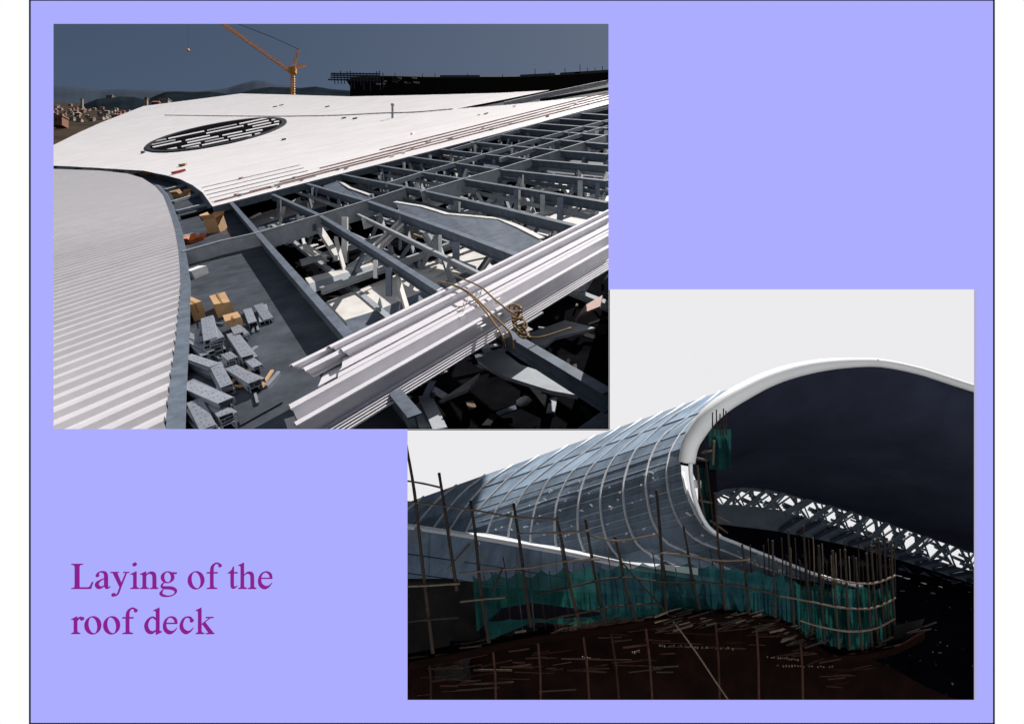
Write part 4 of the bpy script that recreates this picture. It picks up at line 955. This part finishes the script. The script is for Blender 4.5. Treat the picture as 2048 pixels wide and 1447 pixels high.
# interior and lower structure, shade put into their near-black colours
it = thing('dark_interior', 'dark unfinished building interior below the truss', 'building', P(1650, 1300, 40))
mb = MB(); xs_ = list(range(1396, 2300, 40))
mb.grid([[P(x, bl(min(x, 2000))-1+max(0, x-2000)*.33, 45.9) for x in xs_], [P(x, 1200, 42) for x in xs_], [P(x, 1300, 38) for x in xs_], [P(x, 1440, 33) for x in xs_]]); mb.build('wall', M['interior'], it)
mb = MB(); mb.grid([[P(1396, y, 44) for y in (985, 1050, 1100)], [P(1424, y, 46) for y in (985, 1050, 1100)]]); mb.build('side_wall', M['interior'], it)
for k in range(60):
    x = random.uniform(1600, 1945); y = random.uniform(1150 if x > 1790 else 1310, 1395); w = random.uniform(1, 7)*(1.6 if y < 1190 else 1)
    d = 45-(y-1130)*.042-1; mb = MB(); mb.bar(P(x, y, d), P(x+w, y+random.uniform(-1, 2), d), .05, random.uniform(.03, .12)); mb.build('loose_piece', random.choice((M['girder'], M['bamboolight'], M['bamboo'], M['concrete'], M['concrete'])), it)
for x, y, w in ((1795, 1150, 9), (1810, 1155, 10), (1822, 1178, 13), (1838, 1172, 9), (1845, 1165, 8), (1880, 1172, 5)):
    mb = MB(); mb.bar(P(x, y, 43.5), P(x+w, y+2, 43.5), .06, .16, Vector((0, -1, .2))); mb.build('pale_panel', M['white'], it)
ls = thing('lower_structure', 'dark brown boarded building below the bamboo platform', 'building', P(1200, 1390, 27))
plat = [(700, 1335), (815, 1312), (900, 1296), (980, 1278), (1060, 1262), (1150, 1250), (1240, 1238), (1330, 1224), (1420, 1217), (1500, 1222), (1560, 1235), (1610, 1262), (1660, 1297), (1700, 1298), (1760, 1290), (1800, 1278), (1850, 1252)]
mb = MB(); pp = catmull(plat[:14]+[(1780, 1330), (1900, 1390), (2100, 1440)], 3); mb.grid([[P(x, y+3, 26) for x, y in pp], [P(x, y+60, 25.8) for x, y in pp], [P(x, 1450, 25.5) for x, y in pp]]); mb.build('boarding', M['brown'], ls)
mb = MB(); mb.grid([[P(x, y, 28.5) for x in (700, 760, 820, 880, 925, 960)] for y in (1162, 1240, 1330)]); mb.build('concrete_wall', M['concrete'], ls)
mb = MB(); mb.grid([[P(x, 1172+(x-930)*.05, 30) for x in (900, 1000, 1100, 1200, 1330, 1450, 1600, 1700)], [P(x, 1320, 28) for x in (900, 1000, 1100, 1200, 1330, 1450, 1600, 1700)]]); mb.build('rear_shade_sheet', M['interior'], ls)  # dark sheet added for the shade between fascia and platform
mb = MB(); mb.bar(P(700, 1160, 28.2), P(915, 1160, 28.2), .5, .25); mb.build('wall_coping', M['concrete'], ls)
for k in range(7):
    y = 1330+random.uniform(0, 60); x = random.uniform(850, 1500); mb = MB(); mb.bar(P(x, y, 25.3), P(x+random.uniform(30, 120), y-random.uniform(-3, 8), 25.3), .05, .06); mb.build('waling', M['bamboo'], ls)
def dots(x0, y0, x1, y1, n):
    for k in range(n):
        if random.random() < .3: continue
        x = x0+(x1-x0)*k/n; y = y0+(y1-y0)*k/n+random.uniform(-1.2, 1.2); mb = MB(); mb.box(P(x, y, 25.2), (.05, .05, random.uniform(.04, .09))); mb.build('bar_end', M['bamboolight'], ls)
dots(1310, 1289, 1470, 1296, 34); dots(1530, 1312, 1600, 1318, 16); dots(1555, 1330, 1670, 1332, 20); dots(1265, 1303, 1282, 1302, 4); dots(1165, 1314, 1190, 1316, 5)
mb = MB(); mb.grid([[P(868+x*.9+3*math.sin(y*.15), 1298+y+3*math.sin(x*.2)+x*.08*(y/60), 25.4+.06*math.sin(x*.3+y)) for x in range(0, 90, 10)] for y in (0, 15, 30, 48, 60)]); mb.build('hung_sheet', M['concrete'], ls)
mb = MB(); mb.tube([P(x, y, 24.0) for x, y in catmull([(1320, 1212), (1345, 1240), (1390, 1300), (1430, 1360), (1475, 1425)], 3)], .028, 5)
tag(mb.build('guy_rope', M['bamboolight']), 'pale taut rope running down from the scaffold platform', 'rope')
# eaves tube and fascia
ft = [(760, 1044, 67), (815, 1052, 65), (960, 1074, 56), (1062, 1092, 49), (1113, 1101, 45), (1169, 1112, 41), (1270, 1134, 36), (1330, 1144, 34), (1480, 1166, 30.5), (1600, 1181, 28), (1700, 1192, 26)]
fts = catmull(ft, 3)
eav = thing('eaves_edge', 'white tube and blue grey fascia under the hooded roof', 'eaves', P(1200, 1180, 38))
mb = MB(); mb.tube([P(x, y, d-.5) for x, y, d in fts], [.0042*d if x < 1290 else .0034*d for x, y, d in fts], 8); mb.build('edge_tube', M['rib'], eav, True)
for i in range(0, len(fts)-1, 2):
    a, b = fts[i], fts[min(i+2, len(fts)-1)]; mb = MB()
    dn = lambda x: interp([(700, 112), (960, 108), (1170, 98), (1300, 80), (1480, 50), (1700, 18)], x)
    for k, (f0, f1) in enumerate(((0, .45), (.47, .8), (.82, 1))):
        mb.grid([[P(a[0]+.4, a[1]+4+dn(a[0])*f0, a[2]*(1-.06*f0)), P(b[0]-.4, b[1]+4+dn(b[0])*f0, b[2]*(1-.06*f0))], [P(a[0]+.4, a[1]+4+dn(a[0])*f1, a[2]*(1-.06*f1)-.1), P(b[0]-.4, b[1]+4+dn(b[0])*f1, b[2]*(1-.06*f1)-.1)]])
    mb.build('fascia_panel', M['shell'], eav)
mb = MB(); mb.grid([[P(x, y+2, d+.6) for x, y, d in fts], [P(x, y+4+interp([(700, 112), (960, 108), (1170, 98), (1300, 80), (1480, 50), (1700, 18)], x), d*.94+.5) for x, y, d in fts]]); mb.build('backing', M['shelldark'], eav)
for a, b, w in (((820, 1085), (838, 1056), .5), ((905, 1135), (955, 1080), .5), ((896, 1140), (940, 1085), .3), ((1270, 1210), (1310, 1180), .2)):
    mb = MB(); d = 44 if a[0] < 1000 else 32; mb.bar(P(*a, d), P(*b, d), w, w, Vector((0, 1, 0))); mb.build('strut', M['girder'], eav)
# ---- bamboo scaffold
sc = thing('bamboo_scaffold', 'bamboo scaffold of tied poles and ledgers around the roof edge', 'scaffold', P(1300, 1260, 23.5))
sdep = lambda x: interp([(815, 23), (1300, 23.5), (1600, 23.5), (1700, 23.2), (1790, 24.5)], x)
def pole(pts, r=.075, m='bamboo', dd=0., name='pole'):
    c = catmull(pts, 4); mb = MB(); mb.tube([P(x, y, sdep(x)+dd) for x, y in c], [r*(1-.25*(1-k/len(c)))*(1+.12*(k % 4 == 0)) for k in range(len(c))], 7); return mb.build(name, M[m], sc, True)
for pts in ([(812, 888), (829, 985), (845, 1130), (856, 1220), (866, 1305)], [(878, 945), (890, 1020), (900, 1090), (914, 1180)], [(941, 1001), (952, 1080), (960, 1170), (978, 1284)], [(1027, 1006), (1040, 1090), (1050, 1170), (1062, 1252)],
            [(1113, 1034), (1125, 1090), (1140, 1170), (1160, 1252)], [(1171, 1038), (1183, 1110), (1195, 1175), (1211, 1245)], [(1230, 1072), (1243, 1130), (1255, 1190), (1272, 1236)], [(1313, 979), (1320, 1060), (1326, 1150), (1333, 1226)],
            [(1367, 1050), (1377, 1110), (1388, 1170), (1400, 1218)], [(1430, 985), (1436, 1080), (1443, 1150), (1451, 1218)], [(1484, 1088), (1489, 1130), (1494, 1180), (1497, 1226)], [(1545, 1080), (1547, 1140), (1549, 1190), (1551, 1234)],
            [(1576, 1058), (1580, 1120), (1584, 1190), (1588, 1250)], [(1606, 1050), (1612, 1130), (1618, 1200), (1625, 1265)], [(1637, 1090), (1641, 1150), (1645, 1220), (1650, 1285)], [(1665, 1100), (1669, 1160), (1673, 1230), (1678, 1296)],
            [(1690, 1098), (1693, 1160), (1696, 1230), (1700, 1298)], [(1712, 1115), (1715, 1170), (1719, 1240), (1724, 1298)], [(1733, 1105), (1737, 1170), (1740, 1240), (1745, 1296)], [(1742, 1090), (1747, 1160), (1752, 1230), (1757, 1292)],
            [(1757, 1075), (1761, 1150), (1766, 1220), (1770, 1288)], [(1768, 1070), (1772, 1150), (1776, 1220), (1780, 1284)], [(1783, 1080), (1785, 1150), (1788, 1220), (1790, 1280)]):
    pole(pts, .066 if pts[0][0] < 1320 else .05)
for x in range(960, 1500, 23):
    y0 = random.uniform(1085, 1150); pole([(x, y0), (x+8, y0+50), (x+17, interp(plat, x)-2)], .026, random.choice(('bamboo', 'bamboo', 'bamboolight')), .9)
for x in range(1500, 1790, 9):   # thin rear poles
    y0 = random.uniform(1068, 1120); pole([(x, y0), (x+2, y0+40), (x+3, 1190)], .028, random.choice(('bamboolight', 'bamboo')), 1.3)
for x in (1425, 1433, 1440, 1447, 1452): pole([(x, random.uniform(815, 830)), (x, 850), (x+1, 870)], .03, 'bamboo', 1.6, 'upper_pole')
for pts, m in (([(800, 959), (845, 966), (884, 975)], 'bamboolight'), ([(800, 1001), (860, 1008), (945, 1019), (1028, 1033), (1118, 1038)], 'bamboolight'), ([(1035, 1066), (1110, 1065), (1178, 1061)], 'bamboolight'), ([(1180, 1070), (1235, 1081), (1318, 1068)], 'bamboolight'),
               ([(918, 1146), (1000, 1138), (1060, 1134), (1140, 1120), (1200, 1118)], 'bamboolight'), ([(1318, 1105), (1360, 1108), (1440, 1120), (1500, 1118)], 'bamboolight'), ([(1195, 1160), (1250, 1154), (1320, 1162), (1400, 1164), (1480, 1172), (1560, 1190)], 'bamboo'),
               ([(1070, 1188), (1120, 1178), (1190, 1162), (1240, 1155)], 'bamboo'), ([(1556, 1190), (1620, 1202), (1680, 1214), (1740, 1216), (1775, 1204), (1790, 1195)], 'bamboolight'), ([(1600, 1240), (1640, 1252), (1700, 1262), (1750, 1256), (1790, 1236)], 'bamboolight'),
               ([(815, 1172), (860, 1170), (920, 1166)], 'bamboolight'), ([(815, 1243), (860, 1238), (918, 1234)], 'bamboo'), ([(920, 1203), (960, 1198), (1010, 1194)], 'bamboolight'), ([(1070, 1243), (1160, 1225), (1230, 1212), (1320, 1206)], 'bamboo'),
               ([(1640, 1150), (1700, 1164), (1750, 1165), (1790, 1150)], 'bamboolight'), ([(985, 1185), (1005, 1135)], 'bamboo'), ([(1245, 1125), (1290, 1175), (1325, 1215)], 'bamboo')):
    pole(pts, .04, m, -.12, 'ledger')
# platform of loose canes
pf = thing('bamboo_platform', 'walkway of dark bamboo canes along the foot of the scaffold', 'walkway', P(1300, 1260, 24.5))
for k in range(190):
    x = random.uniform(800, 1850) if k < 110 else random.uniform(1320, 1640); y = interp(plat, x)+random.uniform(-8, 10)+(random.uniform(0, 28) if 1330 < x < 1680 else 0)
    L = random.uniform(18, 55); sl_ = random.uniform(-.5, -.15) if x > 1100 else random.uniform(-.25, -.1)
    mb = MB(); d = random.uniform(23.4, 25.4); mb.tube([P(x-L/2, y-sl_*L/2, d), P(x+L/2, y+sl_*L/2, d+random.uniform(-.4, .4))], random.uniform(.02, .04), 5)
    mb.build('cane', M['bamboo'] if random.random() < .72 else M['bamboolight'], pf)
mb = MB(); ps = catmull(plat, 3); mb.grid([[P(x, y-6, 25.6) for x, y in ps], [P(x, y+12, 23.4) for x, y in ps], [P(x, y+26, 24.4) for x, y in ps]]); mb.build('deck_mat', M['brown'], pf)
mb = MB(); mb.prism([P(x, y, 24.4) for x, y in ((1788, 1250), (1850, 1236), (1838, 1260), (1790, 1280))], [P(x, y, 24.6) for x, y in ((1788, 1250), (1850, 1236), (1838, 1260), (1790, 1280))]); mb.build('tarpaulin', M['concrete'], pf)
for x0, x1 in ((858, 862), (985, 992), (1075, 1082), (1165, 1180), (1220, 1240), (1290, 1306), (1430, 1440), (1512, 1518), (1600, 1606)):
    y0 = interp(plat, x0)+10; mb = MB(); mb.tube([P(x0, y0, 25.0), P((x0+x1)/2+2, (y0+1410)/2, 24.9), P(x1, 1420, 24.8)], .045, 6); mb.build('standard', M['redcane'], sc)
for k in range(90):
    x = random.uniform(830, 1700); y = interp(plat, x)+random.uniform(18, 90); L = random.uniform(20, 80); mb = MB(); d = 25.3
    mb.tube([P(x, y, d), P(x+L, y-L*random.uniform(-.08, .22), d-random.uniform(0, .5))], random.uniform(.015, .035), 5); mb.build('cane', M['redcane'], pf)
# ---- green nets
def net(label, top, bot, m, dd=.35, fold=.10, scal=6., n=60):
    t = interp; x0 = max(top[0][0], bot[0][0]); x1 = min(top[-1][0], bot[-1][0]); rows = []
    R = 9
    for r in range(R):
        row = []
        for k in range(n+1):
            x = x0+(x1-x0)*k/n; f = r/(R-1); yt = interp(top, x)+scal*abs(math.sin((x-x0)/46*math.pi))*1.0; y = yt+(interp(bot, x)-yt)*f
            xx = x+(y-1150)*.08
            row.append(P(xx, y, sdep(xx)+dd+fold*math.sin(x*.21+f*1.5)+fold*.6*math.sin(x*.53+2+f*2)))
        rows.append(row)
    mb = MB(); mb.grid(rows); o = mb.build('safety_net', M[m], None, True); tag(o, label, 'net'); return o
net('green safety net draped below the eaves tube', [(945, 1150), (1000, 1142), (1060, 1140), (1140, 1132), (1200, 1130)], [(945, 1262), (1000, 1215), (1060, 1205), (1140, 1215), (1200, 1225)], 'net', .5, scal=14)
net('blue green safety net hung between scaffold poles in the middle', [(1195, 1130), (1250, 1128), (1330, 1120), (1440, 1128), (1540, 1142), (1590, 1150)], [(1195, 1238), (1250, 1236), (1330, 1224), (1440, 1216), (1540, 1232), (1590, 1250)], 'net2', .5, scal=10)
net('bright green net around the rounded scaffold end', [(1585, 1160), (1640, 1168), (1700, 1168), (1745, 1172), (1770, 1166), (1783, 1158)], [(1585, 1262), (1640, 1290), (1700, 1298), (1745, 1296), (1770, 1290), (1783, 1286)], 'net', .4, .2, scal=9)
net('narrow green net strip along the bamboo walkway', [(965, 1240), (1060, 1234), (1150, 1232), (1240, 1222), (1320, 1212)], [(965, 1280), (1060, 1243), (1150, 1250), (1240, 1240), (1320, 1226)], 'net', .3, .05, scal=3)
nt = MB(); nt.grid([[P(x, y, 27.2+.15*math.sin(x*.3)) for x in range(1418, 1466, 4)] for y in (858, 875, 900, 920, 938)]); tag(nt.build('safety_net', M['net'], None, True), 'green net hanging under the white roof rim', 'net')
nt = MB(); nt.grid([[P(x+(y-930)*.05, y, 27.0+.1*math.sin(x*.6)) for x in range(1398, 1416, 3)] for y in (935, 970, 1010, 1050)]); tag(nt.build('safety_net', M['net'], None, True), 'narrow green net beside the pale roof edge battens', 'net')
uf = thing('rim_scaffold', 'small bamboo scaffold hung under the white roof rim', 'scaffold', P(1410, 1040, 26.8))
for pts in ([(1410, 900), (1416, 960), (1422, 1010), (1428, 1060)], [(1395, 930), (1400, 980), (1410, 1040)], [(1428, 880), (1426, 930)], [(1403, 905), (1430, 900)], [(1398, 1000), (1424, 1005)], [(1392, 915), (1414, 920)], [(1430, 1030), (1460, 1045)], [(1420, 1040), (1455, 1065)]):
    mb = MB(); mb.tube([P(x, y, 26.7) for x, y in catmull(pts, 3)], .05, 6); mb.build('pole', M[random.choice(('bamboo', 'bamboolight'))], uf, True)
mb = MB(); mb.bar(P(1388, 960, 26.9), P(1401, 960, 26.9), .2, .3); mb.build('pale_box', M['white'], uf)
mb = MB(); bq = [(1394, 922), (1432, 922), (1436, 1066), (1420, 1058), (1404, 1030), (1396, 990)]; mb.prism([P(x, y, 27.6) for x, y in bq], [P(x, y, 27.8) for x, y in bq]); mb.build('dark_backing', M['interior'], uf)
import bmesh
eye = Vector((0, 0, CZ)); col_n = (P(1217.4, 500, 1)-eye).cross(P(1217.4, 900, 1)-eye).normalized(); row_n = (P(800, 857.3, 1)-eye).cross(P(1200, 857.3, 1)-eye).normalized()
if col_n.x < 0: col_n = -col_n
if row_n.z > 0: row_n = -row_n
for root in (frm, bd, rp, gt, dbs):
    for o in list(root.children):
        me = o.data; hit_c = hit_r = False
        for v in me.vertices:
            r = v.co-eye
            if r.dot(col_n) > 1e-4: hit_c = True
            if r.dot(row_n) > 1e-4 and 1024+r.x/r.y*F > 812: hit_r = True
        if not (hit_c or hit_r): continue
        bm = bmesh.new(); bm.from_mesh(me)
        for hit, nrm in ((hit_c, col_n), (hit_r, row_n)):
            if hit: bmesh.ops.bisect_plane(bm, geom=bm.verts[:]+bm.edges[:]+bm.faces[:], plane_co=eye, plane_no=nrm, clear_outer=True)
        bm.to_mesh(me); bm.free()
        if not me.polygons: bpy.data.objects.remove(o)
for o in bpy.data.objects:
    if '_w' in o: del o['_w']
